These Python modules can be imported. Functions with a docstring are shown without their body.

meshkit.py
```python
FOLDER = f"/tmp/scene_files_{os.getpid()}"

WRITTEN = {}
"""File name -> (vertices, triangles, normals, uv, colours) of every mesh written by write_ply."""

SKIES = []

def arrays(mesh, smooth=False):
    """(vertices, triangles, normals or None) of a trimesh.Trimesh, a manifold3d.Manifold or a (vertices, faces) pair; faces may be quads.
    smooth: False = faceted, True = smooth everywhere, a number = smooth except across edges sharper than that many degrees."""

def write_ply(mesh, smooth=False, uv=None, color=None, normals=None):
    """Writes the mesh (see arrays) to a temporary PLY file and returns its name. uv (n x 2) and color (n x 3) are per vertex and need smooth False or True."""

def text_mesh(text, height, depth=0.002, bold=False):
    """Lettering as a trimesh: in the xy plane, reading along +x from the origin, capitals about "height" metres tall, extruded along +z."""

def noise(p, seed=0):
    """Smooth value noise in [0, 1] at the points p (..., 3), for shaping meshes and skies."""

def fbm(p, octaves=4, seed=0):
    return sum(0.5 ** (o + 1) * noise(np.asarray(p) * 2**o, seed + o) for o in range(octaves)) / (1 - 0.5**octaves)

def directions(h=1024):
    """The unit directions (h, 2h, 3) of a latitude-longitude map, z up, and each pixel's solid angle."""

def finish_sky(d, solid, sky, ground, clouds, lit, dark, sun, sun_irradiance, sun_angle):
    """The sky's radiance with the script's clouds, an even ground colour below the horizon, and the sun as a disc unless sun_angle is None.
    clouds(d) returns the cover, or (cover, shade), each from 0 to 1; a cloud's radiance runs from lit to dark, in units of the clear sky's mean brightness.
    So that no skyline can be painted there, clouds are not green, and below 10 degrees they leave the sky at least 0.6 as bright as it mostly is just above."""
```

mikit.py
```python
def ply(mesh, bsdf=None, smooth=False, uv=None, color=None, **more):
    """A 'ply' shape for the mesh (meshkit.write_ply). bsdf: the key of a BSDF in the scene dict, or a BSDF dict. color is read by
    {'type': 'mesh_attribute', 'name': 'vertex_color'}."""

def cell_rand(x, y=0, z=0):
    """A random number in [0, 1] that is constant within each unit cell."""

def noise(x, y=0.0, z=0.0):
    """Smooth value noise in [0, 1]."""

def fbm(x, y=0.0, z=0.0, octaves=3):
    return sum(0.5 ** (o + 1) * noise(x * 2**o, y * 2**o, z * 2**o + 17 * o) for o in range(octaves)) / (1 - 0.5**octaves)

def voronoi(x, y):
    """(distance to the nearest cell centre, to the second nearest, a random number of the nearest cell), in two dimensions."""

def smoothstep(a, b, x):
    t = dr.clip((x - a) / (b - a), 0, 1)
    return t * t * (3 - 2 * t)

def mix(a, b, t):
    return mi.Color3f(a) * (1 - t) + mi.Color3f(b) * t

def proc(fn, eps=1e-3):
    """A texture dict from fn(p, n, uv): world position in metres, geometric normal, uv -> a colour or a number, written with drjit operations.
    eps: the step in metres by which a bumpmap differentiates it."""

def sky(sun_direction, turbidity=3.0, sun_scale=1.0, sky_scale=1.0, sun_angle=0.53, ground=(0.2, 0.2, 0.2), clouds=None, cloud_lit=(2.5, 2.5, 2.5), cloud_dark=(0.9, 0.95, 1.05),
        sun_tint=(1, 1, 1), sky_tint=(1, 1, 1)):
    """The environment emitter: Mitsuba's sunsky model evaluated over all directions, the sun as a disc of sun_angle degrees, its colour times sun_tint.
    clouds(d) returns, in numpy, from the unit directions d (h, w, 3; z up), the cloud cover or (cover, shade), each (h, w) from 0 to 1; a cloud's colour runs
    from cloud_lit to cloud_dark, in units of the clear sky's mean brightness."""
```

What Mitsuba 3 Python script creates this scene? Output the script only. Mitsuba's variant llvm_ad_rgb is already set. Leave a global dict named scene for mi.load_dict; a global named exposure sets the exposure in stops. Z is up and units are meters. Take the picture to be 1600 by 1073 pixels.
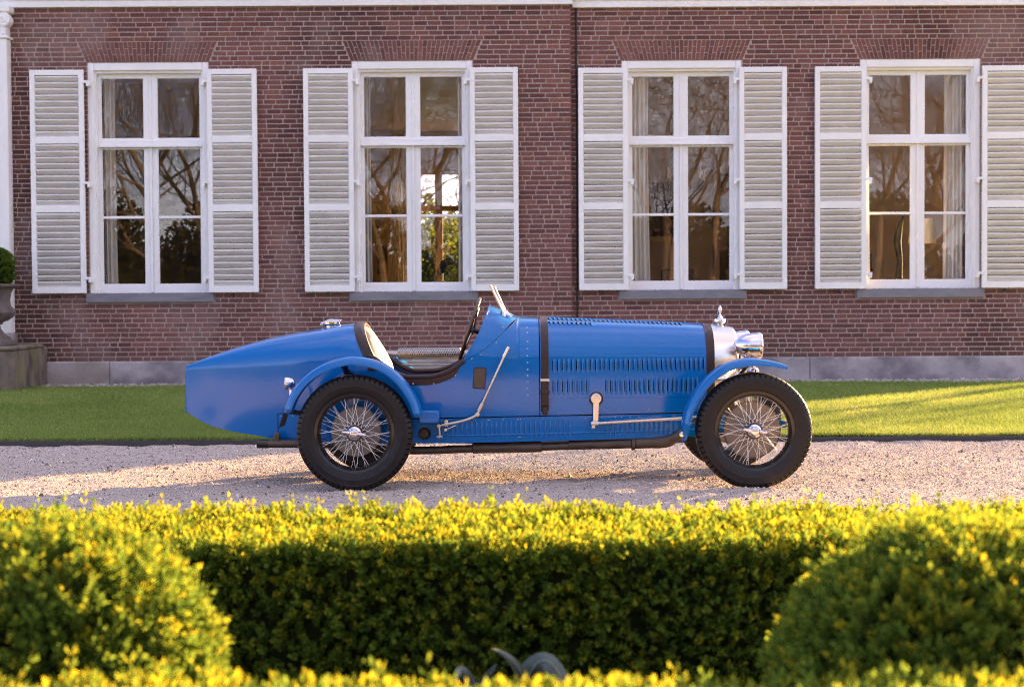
import math, random
import numpy as np, trimesh, mitsuba as mi, drjit as dr, mikit, meshkit
from mikit import noise, fbm, smoothstep, mix, proc
from shapely.geometry import Polygon, box as sbox
T = mi.ScalarTransform4f
rng = np.random.default_rng(7)
random.seed(7)
scene, labels = {}, {}

# ---------------------------------------------------------------- camera, sky, exposure
EYE = (0.0, 0.0, 1.244)
PITCH, ROLL = math.atan(84.5 / 2700), 0.006
scene['camera'] = {'type': 'thinlens', 'fov': 33.02, 'fov_axis': 'x', 'near_clip': 0.05, 'far_clip': 3000.0,
                   'aperture_radius': 0.0062, 'focus_distance': 11.0,
                   'to_world': T().look_at(origin=list(EYE), target=[0, math.cos(PITCH), EYE[2] - math.sin(PITCH)],
                                           up=[math.sin(ROLL), 0, math.cos(ROLL)])}
SUN_AZ, SUN_EL = math.radians(45), math.radians(17.5)
sun_dir = [math.cos(SUN_EL) * math.sin(SUN_AZ), math.cos(SUN_EL) * math.cos(SUN_AZ), math.sin(SUN_EL)]


def clouds(d):
    q = d / np.maximum(d[..., 2:3] + 0.25, 0.05)
    c = meshkit.fbm(q * 1.3 + 3.1, 5, 3)
    cover = np.clip((c - 0.47) / 0.18, 0, 1) * 0.85
    shade = np.clip((meshkit.fbm(q * 2.1 + 9.0, 4, 8) - 0.4) / 0.3, 0, 1)
    return cover, shade


scene['sky_light'] = mikit.sky(sun_dir, turbidity=3.0, sun_scale=1.45, sky_scale=0.8, sky_tint=(1.23, 0.94, 1.12), sun_tint=(1.0, 0.85, 0.64),
                               clouds=clouds, cloud_lit=(1.7, 1.5, 1.5), cloud_dark=(0.70, 0.63, 0.76))
exposure = 4.5

# ---------------------------------------------------------------- helpers
_count = {}


def numbered(key):
    n = _count.get(key, 0)
    _count[key] = n + 1
    return key if n == 0 else f'{key}_{n:03d}'


def cat(ms):
    vs, fs, o = [], [], 0
    for v, f in ms:
        vs.append(v); fs.append(f + o); o += len(v)
    return np.vstack(vs), np.vstack(fs)


def tri(m):
    v, f = np.asarray(m[0], float), np.asarray(m[1], int)
    if f.shape[1] == 4:
        f = np.vstack([f[:, [0, 1, 2]], f[:, [0, 2, 3]]])
    return v, f


def tm(m):
    return np.array(m.vertices, float), np.array(m.faces, int)


def tag(key, label=None, cat_=None, group=None, kind=None):
    d = labels.setdefault(key, {})
    if label: d['label'] = label
    if cat_: d['category'] = cat_
    if group: d['group'] = group
    if kind: d['kind'] = kind


def obj(name, m, bsdf, parent=None, smooth=False, label=None, cat_=None, group=None, kind=None, uv=None):
    """ONE entry of scene."""
    key = numbered((parent + '__' if parent else '') + name)
    if isinstance(m, dict):
        scene[key] = m
    else:
        scene[key] = mikit.ply((m[0], m[1]) if isinstance(m, tuple) else m, bsdf, smooth=smooth, uv=uv)
    if label or cat_ or group or kind:
        tag(key, label, cat_, group, kind)
    return key


def thing(name, label, cat_, group=None):
    key = numbered(name)
    tag(key, label, cat_, group)
    return key


_BF = np.array([[0, 2, 3, 1], [4, 5, 7, 6], [0, 1, 5, 4], [2, 6, 7, 3], [0, 4, 6, 2], [1, 3, 7, 5]])


def bx(x0, x1, y0, y1, z0, z1):
    v = np.array([[x, y, z] for z in (z0, z1) for y in (y0, y1) for x in (x0, x1)], float)
    return tri((v, _BF))


def bevel_box(x0, x1, y0, y1, z0, z1, c=0.004):
    """box with chamfered edges: hull of three shrunk boxes"""
    p = []
    for a in range(3):
        d = [c, c, c]; d[a] = 0
        for sx in (0, 1):
            for sy in (0, 1):
                for sz in (0, 1):
                    p.append((x1 - d[0] if sx else x0 + d[0], y1 - d[1] if sy else y0 + d[1], z1 - d[2] if sz else z0 + d[2]))
    return tm(trimesh.convex.convex_hull(np.array(p)))


def frames(p):
    p = np.asarray(p, float)
    t = np.gradient(p, axis=0)
    t /= np.linalg.norm(t, axis=1, keepdims=True) + 1e-12
    return p, t


def tube(p, r, sides=8, cap=True):
    p, t = frames(p)
    r = np.broadcast_to(np.asarray(r, float), (len(p),))
    a = np.zeros_like(t)
    ref = np.array([0, 0, 1.0]) if abs(t[0, 2]) < 0.9 else np.array([1.0, 0, 0])
    a0 = np.cross(t[0], ref); a0 /= np.linalg.norm(a0)
    for i in range(len(p)):
        a0 = a0 - t[i] * (a0 @ t[i]); a0 /= np.linalg.norm(a0) + 1e-12
        a[i] = a0
    b = np.cross(t, a)
    g = np.arange(sides) * 2 * np.pi / sides
    v = p[:, None] + r[:, None, None] * (np.cos(g)[None, :, None] * a[:, None] + np.sin(g)[None, :, None] * b[:, None])
    v = v.reshape(-1, 3)
    n = len(p)
    i, j = np.meshgrid(np.arange(n - 1), np.arange(sides), indexing='ij')
    q = np.stack([i * sides + j, i * sides + (j + 1) % sides, (i + 1) * sides + (j + 1) % sides, (i + 1) * sides + j], -1).reshape(-1, 4)
    f = np.vstack([q[:, [0, 1, 2]], q[:, [0, 2, 3]]])
    if cap:
        v = np.vstack([v, p[:1], p[-1:]])
        j = np.arange(sides)
        f = np.vstack([f, np.stack([(j + 1) % sides, j, j * 0 + n * sides], 1), np.stack([(n - 1) * sides + j, (n - 1) * sides + (j + 1) % sides, j * 0 + n * sides + 1], 1)])
    return v, f


def grid(P, closed=False):
    """P (n, m, 3) -> surface"""
    n, m = P.shape[:2]
    i, j = np.meshgrid(np.arange(n - 1), np.arange(m if closed else m - 1), indexing='ij')
    k = (j + 1) % m
    q = np.stack([i * m + j, (i + 1) * m + j, (i + 1) * m + k, i * m + k], -1).reshape(-1, 4)
    return tri((P.reshape(-1, 3), q))


def lathe(prof, axis='z', c=(0, 0, 0), seg=48, sx=1.0):
    """prof: list of (radius, along)"""
    prof = np.asarray(prof, float)
    g = np.arange(seg) * 2 * np.pi / seg
    r, h = prof[:, 0][:, None], prof[:, 1][:, None]
    A, B, Hh = r * np.cos(g), r * np.sin(g), h + 0 * g
    if axis == 'z': P = np.stack([A, B, Hh], -1)
    elif axis == 'y': P = np.stack([A, Hh, B], -1)
    else: P = np.stack([Hh, A, B], -1)
    return grid(P + np.asarray(c, float), closed=True)


def xf(m, M):
    M = np.asarray(M, float)
    v = m[0] @ M[:3, :3].T + M[:3, 3]
    f = m[1][:, ::-1] if np.linalg.det(M[:3, :3]) < 0 else m[1]
    return v, f


def move(m, d):
    return m[0] + np.asarray(d, float), m[1]


def rot(axis, deg, about=(0, 0, 0)):
    return trimesh.transformations.rotation_matrix(math.radians(deg), axis, about)


def extrude_xz(poly, y0, y1):
    """shapely polygon in x,z -> solid between y0 and y1"""
    out = []
    for g in getattr(poly, 'geoms', [poly]):
        m = trimesh.creation.extrude_polygon(g, 1.0, engine='earcut')
        v = np.array(m.vertices)
        out.append((np.stack([v[:, 0], y1 - v[:, 2] * (y1 - y0), v[:, 1]], 1), np.array(m.faces)))
    return cat(out)


def spline(xs, ys):
    from scipy.interpolate import PchipInterpolator
    f = PchipInterpolator(xs, ys, extrapolate=True)
    return lambda x: f(np.clip(x, xs[0], xs[-1]))


def smooth_path(pts, n=40):
    pts = np.asarray(pts, float)
    s = np.r_[0, np.cumsum(np.linalg.norm(np.diff(pts, axis=0), axis=1))]
    from scipy.interpolate import PchipInterpolator
    return PchipInterpolator(s, pts)(np.linspace(0, s[-1], n))


# ---------------------------------------------------------------- materials
def pr(color, rough=0.5, spec=0.5, metal=0.0, two=True, **k):
    c = color if isinstance(color, dict) else {'type': 'rgb', 'value': list(color)}
    d = {'type': 'principled', 'base_color': c, 'roughness': rough, 'specular': spec, 'metallic': metal, **k}
    return {'type': 'twosided', 'bsdf': d} if two else d


def bump(b, fn, scale=1.0, eps=1e-3):
    return {'type': 'twosided', 'bsdf': {'type': 'bumpmap', 'arbitrary': proc(fn, eps), 'scale': scale, 'bsdf': b}}


def brick_color(p, n, uv):
    t = uv.x
    a = mix((0.100, 0.044, 0.041), (0.150, 0.066, 0.058), smoothstep(0.0, 0.5, t))
    c = mix(a, (0.195, 0.086, 0.070), smoothstep(0.5, 1.0, t))
    g = fbm(p.x * 60, p.z * 60, p.y * 60, 3)
    s = noise(p.x * 0.9 + 4, p.z * 0.9, 2.0)
    low = smoothstep(0.9, 0.35, p.z + 0.5 * noise(p.x * 2.2, p.z * 2.0, 5.0)) * 0.35
    c = c * (0.72 + 0.55 * g) * (0.85 + 0.3 * s)
    st = smoothstep(0.52, 0.80, fbm(p.x * 0.8 + 11, p.z * 0.35 + 3, 1.0, 4)) * 0.42
    wash = smoothstep(0.55, 0.8, fbm(p.x * 1.7 + 31, p.z * 1.1, 4.0, 4)) * 0.28
    c = mix(c * (1 - st), (0.30, 0.22, 0.20), wash)
    return mix(c, (0.085, 0.075, 0.05), low)


scene['brick'] = bump(pr(proc(brick_color), 0.85, 0.2, two=False), lambda p, n, uv: fbm(p.x * 130, p.z * 130, p.y * 130, 2), 0.0012)
scene['mortar'] = bump(pr(proc(lambda p, n, uv: mix((0.31, 0.23, 0.205), (0.42, 0.325, 0.295), fbm(p.x * 9, p.z * 9, p.y * 9, 3))), 0.9, 0.1, two=False),
                       lambda p, n, uv: fbm(p.x * 200, p.z * 200, p.y * 200, 2), 0.001)
scene['white_paint'] = pr(proc(lambda p, n, uv: mix((0.70, 0.68, 0.68), (0.80, 0.78, 0.78), fbm(p.x * 3, p.z * 3, p.y * 3, 3))), 0.42, 0.4)
scene['slat_paint'] = pr(proc(lambda p, n, uv: mix((0.58, 0.55, 0.53), (0.72, 0.69, 0.67), fbm(p.x * 5, p.z * 9, p.y * 5, 3))), 0.5, 0.35)


def stone_color(p, n, uv):
    a = fbm(p.x * 2.2, p.z * 3.0, p.y * 2.2, 4)
    b = noise(p.x * 40, p.z * 40, p.y * 40)
    s = smoothstep(0.55, 0.75, fbm(p.x * 1.1 + 7, p.z * 1.4, p.y * 1.1, 3))
    c = mix((0.15, 0.13, 0.145), (0.40, 0.36, 0.36), smoothstep(0.25, 0.75, a)) * (0.85 + 0.25 * b)
    return mix(c, (0.21, 0.165, 0.11), s * 0.7)


scene['plinth_stone'] = bump(pr(proc(stone_color), 0.8, 0.25, two=False), lambda p, n, uv: fbm(p.x * 60, p.z * 60, p.y * 60, 3), 0.002)
scene['blue_stone'] = bump(pr(proc(lambda p, n, uv: mix((0.13, 0.125, 0.15), (0.24, 0.225, 0.25), fbm(p.x * 7, p.z * 20, p.y * 7, 4))), 0.7, 0.3, two=False),
                           lambda p, n, uv: fbm(p.x * 80, p.z * 80, p.y * 80, 2), 0.001)


def old_stone(p, n, uv):
    streak = 0.5 * fbm(p.x * 5, p.z * 0.8, p.y * 5, 4) + 0.5 * fbm(p.x * 6, p.z * 5, p.y * 6 + 3, 4)
    c = mix((0.06, 0.047, 0.048), (0.19, 0.150, 0.115), smoothstep(0.3, 0.7, streak))
    return mix(c, (0.16, 0.16, 0.075), smoothstep(0.55, 0.75, fbm(p.x * 3, p.z * 3, p.y * 3 + 4, 3)) * 0.6)


scene['old_stone'] = bump(pr(proc(old_stone), 0.85, 0.2, two=False), lambda p, n, uv: fbm(p.x * 45, p.z * 45, p.y * 45, 3), 0.003)
scene['urn_stone'] = bump(pr(proc(lambda p, n, uv: mix((0.07, 0.055, 0.055), (0.19, 0.15, 0.135), fbm(p.x * 14, p.z * 5, p.y * 14, 4))), 0.8, 0.25, two=False),
                          lambda p, n, uv: fbm(p.x * 60, p.z * 60, p.y * 60, 2), 0.002)
scene['pane_glass'] = {'type': 'thindielectric', 'int_ior': 1.6, 'ext_ior': 1.0}
scene['lamp_glass'] = {'type': 'thindielectric', 'int_ior': 1.5, 'ext_ior': 1.0}
scene['curtain_cloth'] = pr((0.66, 0.62, 0.56), 0.9, 0.1, sheen=0.3)
scene['room_wall_paint'] = pr(proc(lambda p, n, uv: mix((0.27, 0.205, 0.145), (0.35, 0.27, 0.195), fbm(p.x * 1.5, p.z * 1.5, p.y * 1.5, 3))), 0.9, 0.1)
scene['room_floor'] = pr((0.16, 0.10, 0.06), 0.4, 0.4)
scene['dark_wood'] = pr(proc(lambda p, n, uv: mix((0.05, 0.022, 0.012), (0.11, 0.05, 0.025), fbm(p.x * 12, p.y * 12, p.z * 90, 3))), 0.35, 0.5)
scene['wood_frame'] = pr((0.30, 0.20, 0.12), 0.5, 0.4)
scene['picture_canvas'] = pr(proc(lambda p, n, uv: mix((0.03, 0.02, 0.015), (0.25, 0.17, 0.10), smoothstep(0.5, 0.7, fbm(p.x * 4, p.z * 4, 1.0, 3)))), 0.6, 0.3)
scene['lamp_shade_cloth'] = pr((0.85, 0.68, 0.42), 0.9, 0.1)
scene['iron'] = pr((0.03, 0.027, 0.027), 0.5, 0.5)
scene['zinc'] = pr((0.5, 0.48, 0.48), 0.45, 0.5, 0.6)


def gravel_col(p, n, uv):
    a = fbm(p.x * 1.1, p.y * 1.1, 0.0, 3)
    b = fbm(p.x * 55, p.y * 55, p.z * 55, 2)
    return mix((0.26, 0.215, 0.19), (0.40, 0.34, 0.31), a * 0.5 + b * 0.5)


scene['gravel_ground'] = bump(pr(proc(gravel_col), 0.9, 0.15, two=False), lambda p, n, uv: fbm(p.x * 60, p.y * 60, 0.0, 3), 0.016, 2e-3)


def pebble_col(p, n, uv):
    t = uv.x
    c = mix((0.10, 0.08, 0.07), (0.40, 0.345, 0.30), smoothstep(0.02, 0.28, t))
    c = mix(c, (0.62, 0.55, 0.50), smoothstep(0.72, 1.0, t))
    return c * (0.8 + 0.4 * noise(p.x * 200, p.y * 200, p.z * 200))


scene['pebble'] = pr(proc(pebble_col), 0.8, 0.25)
scene['soil'] = pr(proc(lambda p, n, uv: mix((0.035, 0.03, 0.018), (0.07, 0.07, 0.03), fbm(p.x * 12, p.y * 12, 0.0, 3))), 0.95, 0.1)
scene['far_grass'] = pr(proc(lambda p, n, uv: mix((0.05, 0.075, 0.015), (0.10, 0.13, 0.03), fbm(p.x * 0.7, p.y * 0.7, 0.0, 4))), 0.95, 0.1)
scene['edging_metal'] = pr((0.045, 0.04, 0.042), 0.6, 0.4)


def leafy(c0, c1, c2, trans=0.9, rough=0.45):
    return {'type': 'principledthin', 'base_color': proc(lambda p, n, uv: mix(mix(c0, c1, smoothstep(0.0, 0.55, uv.x)), c2, smoothstep(0.5, 1.0, uv.x))),
            'roughness': rough, 'diff_trans': trans, 'spec_trans': 0.0, 'eta': 1.45}


scene['box_leaf'] = leafy((0.06, 0.105, 0.02), (0.145, 0.215, 0.03), (0.42, 0.36, 0.022), 1.0, 0.28)
scene['grass_blade'] = leafy((0.13, 0.19, 0.045), (0.23, 0.30, 0.075), (0.38, 0.37, 0.15), 0.95, 0.5)
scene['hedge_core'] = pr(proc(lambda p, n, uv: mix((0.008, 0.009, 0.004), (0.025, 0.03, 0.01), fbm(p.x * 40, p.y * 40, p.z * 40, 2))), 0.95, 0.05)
scene['twig'] = pr((0.06, 0.045, 0.025), 0.9, 0.1)
scene['bark'] = bump(pr(proc(lambda p, n, uv: mix((0.05, 0.040, 0.033), (0.12, 0.095, 0.075), fbm(p.x * 8, p.y * 8, p.z * 2.5, 3))), 0.9, 0.1, two=False),
                     lambda p, n, uv: fbm(p.x * 14, p.y * 14, p.z * 4, 2), 0.02)
scene['tree_leaf'] = leafy((0.035, 0.035, 0.012), (0.075, 0.07, 0.02), (0.14, 0.10, 0.03), 0.9, 0.6)
scene['pale_rib'] = pr((0.20, 0.25, 0.20), 0.5, 0.3)
scene['garden_leaf'] = leafy((0.05, 0.075, 0.015), (0.10, 0.125, 0.02), (0.18, 0.16, 0.035), 1.1, 0.6)
scene['grey_leaf'] = pr(proc(lambda p, n, uv: mix((0.038, 0.055, 0.044), (0.075, 0.095, 0.085), fbm(p.x * 60, p.y * 10, p.z * 60, 2))), 0.45, 0.4)
# car
scene['blue_paint'] = {'type': 'twosided', 'bsdf': {'type': 'roughplastic', 'diffuse_reflectance': {'type': 'rgb', 'value': [0.001, 0.225, 0.58]}, 'alpha': 0.015, 'int_ior': 1.47, 'nonlinear': True, 'distribution': 'ggx'}}
scene['chrome'] = {'type': 'twosided', 'bsdf': {'type': 'roughconductor', 'material': 'Cr', 'alpha': 0.03, 'specular_reflectance': {'type': 'rgb', 'value': [1.0, 1.0, 1.0]}}}
scene['nickel'] = {'type': 'twosided', 'bsdf': {'type': 'roughconductor', 'material': 'Ag', 'alpha': 0.12, 'specular_reflectance': {'type': 'rgb', 'value': [0.78, 0.75, 0.74]}}}
scene['steel_rod'] = {'type': 'twosided', 'bsdf': {'type': 'roughconductor', 'material': 'Ag', 'alpha': 0.25, 'specular_reflectance': {'type': 'rgb', 'value': [0.56, 0.52, 0.48]}}}
scene['brass_tube'] = {'type': 'twosided', 'bsdf': {'type': 'roughconductor', 'material': 'Au', 'alpha': 0.2, 'specular_reflectance': {'type': 'rgb', 'value': [0.30, 0.30, 0.36]}}}
scene['rivet_metal'] = pr((0.25, 0.42, 0.62), 0.3, 0.6, 0.3)
scene['aluminium'] = {'type': 'twosided', 'bsdf': {'type': 'roughconductor', 'material': 'Al', 'alpha': 0.3, 'specular_reflectance': {'type': 'rgb', 'value': [0.42, 0.41, 0.41]}}}
scene['spoke_metal'] = pr((0.75, 0.74, 0.74), 0.3, 0.5, 0.7)
scene['rubber'] = pr(proc(lambda p, n, uv: mix((0.005, 0.0045, 0.005), (0.011, 0.009, 0.010), fbm(p.x * 25, p.y * 25, p.z * 25, 3)) + mi.Color3f(0.022, 0.017, 0.015) * smoothstep(0.14, 0.0, p.z) * fbm(p.x * 18, p.y * 18, p.z * 18, 3)), 0.5, 0.3)
scene['black_enamel'] = pr((0.010, 0.009, 0.010), 0.18, 0.5)
scene['drum_grey'] = pr(proc(lambda p, n, uv: mix((0.14, 0.12, 0.105), (0.22, 0.19, 0.165), fbm(p.x * 30, p.y * 30, p.z * 30, 3))), 0.5, 0.4, 0.4)
scene['dark_metal'] = pr(proc(lambda p, n, uv: mix((0.04, 0.030, 0.025), (0.11, 0.085, 0.068), fbm(p.x * 12, p.y * 30, p.z * 30, 3))), 0.45, 0.4, 0.5)
scene['leather'] = pr(proc(lambda p, n, uv: mix((0.018, 0.008, 0.008), (0.034, 0.016, 0.015), fbm(p.x * 60, p.y * 60, p.z * 60, 3))), 0.42, 0.35)
scene['seat_leather'] = pr(proc(lambda p, n, uv: mix((0.36, 0.28, 0.21), (0.46, 0.37, 0.28), fbm(p.x * 40, p.y * 40, p.z * 40, 3))), 0.45, 0.5)
scene['black_void'] = pr((0.006, 0.006, 0.007), 0.9, 0.1)
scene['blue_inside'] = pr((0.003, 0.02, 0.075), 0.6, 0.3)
scene['brown_panel'] = pr(proc(lambda p, n, uv: mix((0.05, 0.03, 0.02), (0.11, 0.075, 0.05), fbm(p.x * 30, p.y * 30, p.z * 30, 3))), 0.6, 0.3)
scene['wheel_wood'] = pr((0.07, 0.035, 0.02), 0.25, 0.5)

# ---------------------------------------------------------------- ground
def ground_h(x, y):
    p = np.stack([np.asarray(x) * 1.1, np.asarray(y) * 1.1, np.zeros_like(np.asarray(x, float))], -1)
    q = np.stack([np.asarray(x) * 7.0, np.asarray(y) * 7.0, np.zeros_like(np.asarray(x, float))], -1)
    rut = 0.010 * (np.exp(-((np.asarray(y) - 10.77) / 0.10) ** 2) + np.exp(-((np.asarray(y) - 12.02) / 0.10) ** 2)) * (0.5 + meshkit.noise(np.stack([np.asarray(x) * 0.7, 0 * np.asarray(x), 0 * np.asarray(x)], -1), 6))
    return -rut + 0.020 * (meshkit.fbm(p, 3, 5) - 0.5) + 0.034 * (meshkit.fbm(q, 4, 9) - 0.5)


def sheet(xs, ys, zf):
    X, Y = np.meshgrid(xs, ys, indexing='ij')
    return grid(np.stack([X, Y, zf(X, Y)], -1))


obj('ground', sheet(np.array([-1500, 0, 1500.0]), np.array([-1500, 0, 1500.0]), lambda x, y: 0 * x - 0.06), 'far_grass', kind='structure')
obj('parterre_soil', sheet(np.linspace(-14, 14, 57), np.linspace(-6, 5.4, 40), lambda x, y: 0.5 * ground_h(x, y) - 0.012), 'soil', smooth=True, kind='structure')
xs = np.r_[np.linspace(-60, -7, 30)[:-1], np.linspace(-7, 7, 351), np.linspace(7, 60, 30)[1:]]
obj('driveway', sheet(xs, np.linspace(5.4, 13.95, 200), ground_h), 'gravel_ground', smooth=True, kind='structure')


def lawn_h(x, y):
    p = np.stack([np.asarray(x) * 0.8, np.asarray(y) * 0.8, np.zeros_like(np.asarray(x, float))], -1)
    return 0.035 + 0.03 * np.clip((np.asarray(y) - 14) / 7, 0, 1) + 0.03 * (meshkit.fbm(p, 3, 2) - 0.5)


scene['lawn_turf'] = pr(proc(lambda p, n, uv: mix((0.12, 0.16, 0.04), (0.20, 0.235, 0.07), fbm(p.x * 1.2, p.y * 1.2, 0.0, 4))), 0.95, 0.1)
obj('lawn', sheet(np.linspace(-30, 40, 281), np.linspace(13.99, 21.45, 60), lawn_h), 'lawn_turf', smooth=True, kind='structure')
obj('pebble_bed', sheet(np.linspace(-30, 9, 60), np.linspace(21.45, 22.45, 8), lambda x, y: 0 * x + 0.045), 'gravel_ground', smooth=True, kind='structure')
e = sheet(np.linspace(-40, 40, 161), np.array([13.955, 13.956, 13.985, 13.986]), lambda x, y: 0 * x)
v = e[0].reshape(161, 4, 3)
v[:, 1:3, 2] = 0.038 + 0.006 * (meshkit.noise(np.stack([v[:, 1, 0] * 0.6, 0 * v[:, 1, 0], 0 * v[:, 1, 0]], -1))[:, None] - 0.5)
v[:, (0, 3), 2] = -0.03
obj('lawn_edging', (v.reshape(-1, 3), e[1]), 'edging_metal', kind='structure')


def stones(n, xy, size, zf, tilt=0.5, seed=1):
    r = np.random.default_rng(seed)
    base = np.array([[1, 0, 0], [-1, 0, 0], [0, 1, 0], [0, -1, 0], [0, 0, 1], [0, 0, -1.0]])
    F = np.array([[0, 2, 4], [2, 1, 4], [1, 3, 4], [3, 0, 4], [2, 0, 5], [1, 2, 5], [3, 1, 5], [0, 3, 5]])
    x, y = xy(r, n)
    s = size(r, n)
    sc = s[:, None] * r.uniform(0.55, 1.15, (n, 3)) * np.array([1, 1, 0.62])
    q = r.normal(size=(n, 4)); q[:, 0] += 1.5; q /= np.linalg.norm(q, axis=1, keepdims=True)
    a, b, c, d = q.T
    R = np.stack([1 - 2 * (c * c + d * d), 2 * (b * c - a * d), 2 * (b * d + a * c), 2 * (b * c + a * d), 1 - 2 * (b * b + d * d), 2 * (c * d - a * b),
                  2 * (b * d - a * c), 2 * (c * d + a * b), 1 - 2 * (b * b + c * c)], -1).reshape(n, 3, 3)
    V = base[None] * r.uniform(0.7, 1.15, (n, 6, 1)) * sc[:, None]
    V = np.einsum('nij,nkj->nki', R, V)
    V[..., 0] += x[:, None]; V[..., 1] += y[:, None]; V[..., 2] += (zf(x, y) + s * 0.18)[:, None]
    f = (F[None] + (np.arange(n) * 6)[:, None, None]).reshape(-1, 3)
    uv = np.repeat(np.stack([r.random(n), r.random(n)], 1), 6, 0)
    return (V.reshape(-1, 3), f), uv


m, uv = stones(80000, lambda r, n: (r.uniform(-5.2, 5.2, n), 8.3 + 5.62 * r.random(n)), lambda r, n: 0.0042 + 0.0075 * r.random(n) ** 3 + 0.013 * r.random(n) * (r.random(n) > 0.965), ground_h)
obj('gravel', m, 'pebble', uv=uv, label='pale crushed gravel covering the driveway under the blue car', cat_='gravel', kind='stuff')
m, uv = stones(9000, lambda r, n: (r.uniform(-6.6, 7.6, n), 21.38 + 0.95 * r.random(n) ** 1.1), lambda r, n: 0.010 + 0.016 * r.random(n) ** 2, lambda x, y: 0 * x + 0.05, seed=4)
obj('pebbles', m, 'pebble', uv=uv, label='strip of pale pebbles along the foot of the house wall', cat_='pebbles', kind='stuff')


def blades(n, xy, h, zf, seed):
    r = np.random.default_rng(seed)
    x, y = xy(r, n)
    L = h * r.uniform(0.45, 1.15, n)
    th = r.uniform(0, 2 * np.pi, n)
    w = r.uniform(0.0022, 0.0042, n)
    lean = r.normal(0, 0.45, (n, 2)) * L[:, None]
    z = zf(x, y)
    dx, dy = np.cos(th) * w, np.sin(th) * w
    V = np.stack([np.stack([x - dx, y - dy, z], -1), np.stack([x + dx, y + dy, z], -1), np.stack([x + lean[:, 0], y + lean[:, 1], z + L], -1)], 1)
    t = np.clip(r.normal(0.45, 0.22, n) + 0.5 * (meshkit.fbm(np.stack([x * 0.9, y * 0.9, 0 * x], -1), 3, 4) - 0.5), 0, 1)
    uv = np.repeat(np.stack([t, t], 1), 3, 0)
    return (V.reshape(-1, 3), np.arange(3 * n).reshape(-1, 3)), uv


def lawn_xy(r, n):
    y = 13.99 + 7.5 * r.random(n) ** 1.35
    return r.uniform(-1, 1, n) * (4.5 + 0.33 * (y - 13.99)) + 0.3, y


m, uv = blades(330000, lawn_xy, 0.042, lambda x, y: lawn_h(x, y) - 0.004, 5)
obj('grass', m, 'grass_blade', uv=uv, label='mown green lawn grass between the drive and the house', cat_='grass', kind='stuff')

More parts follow.
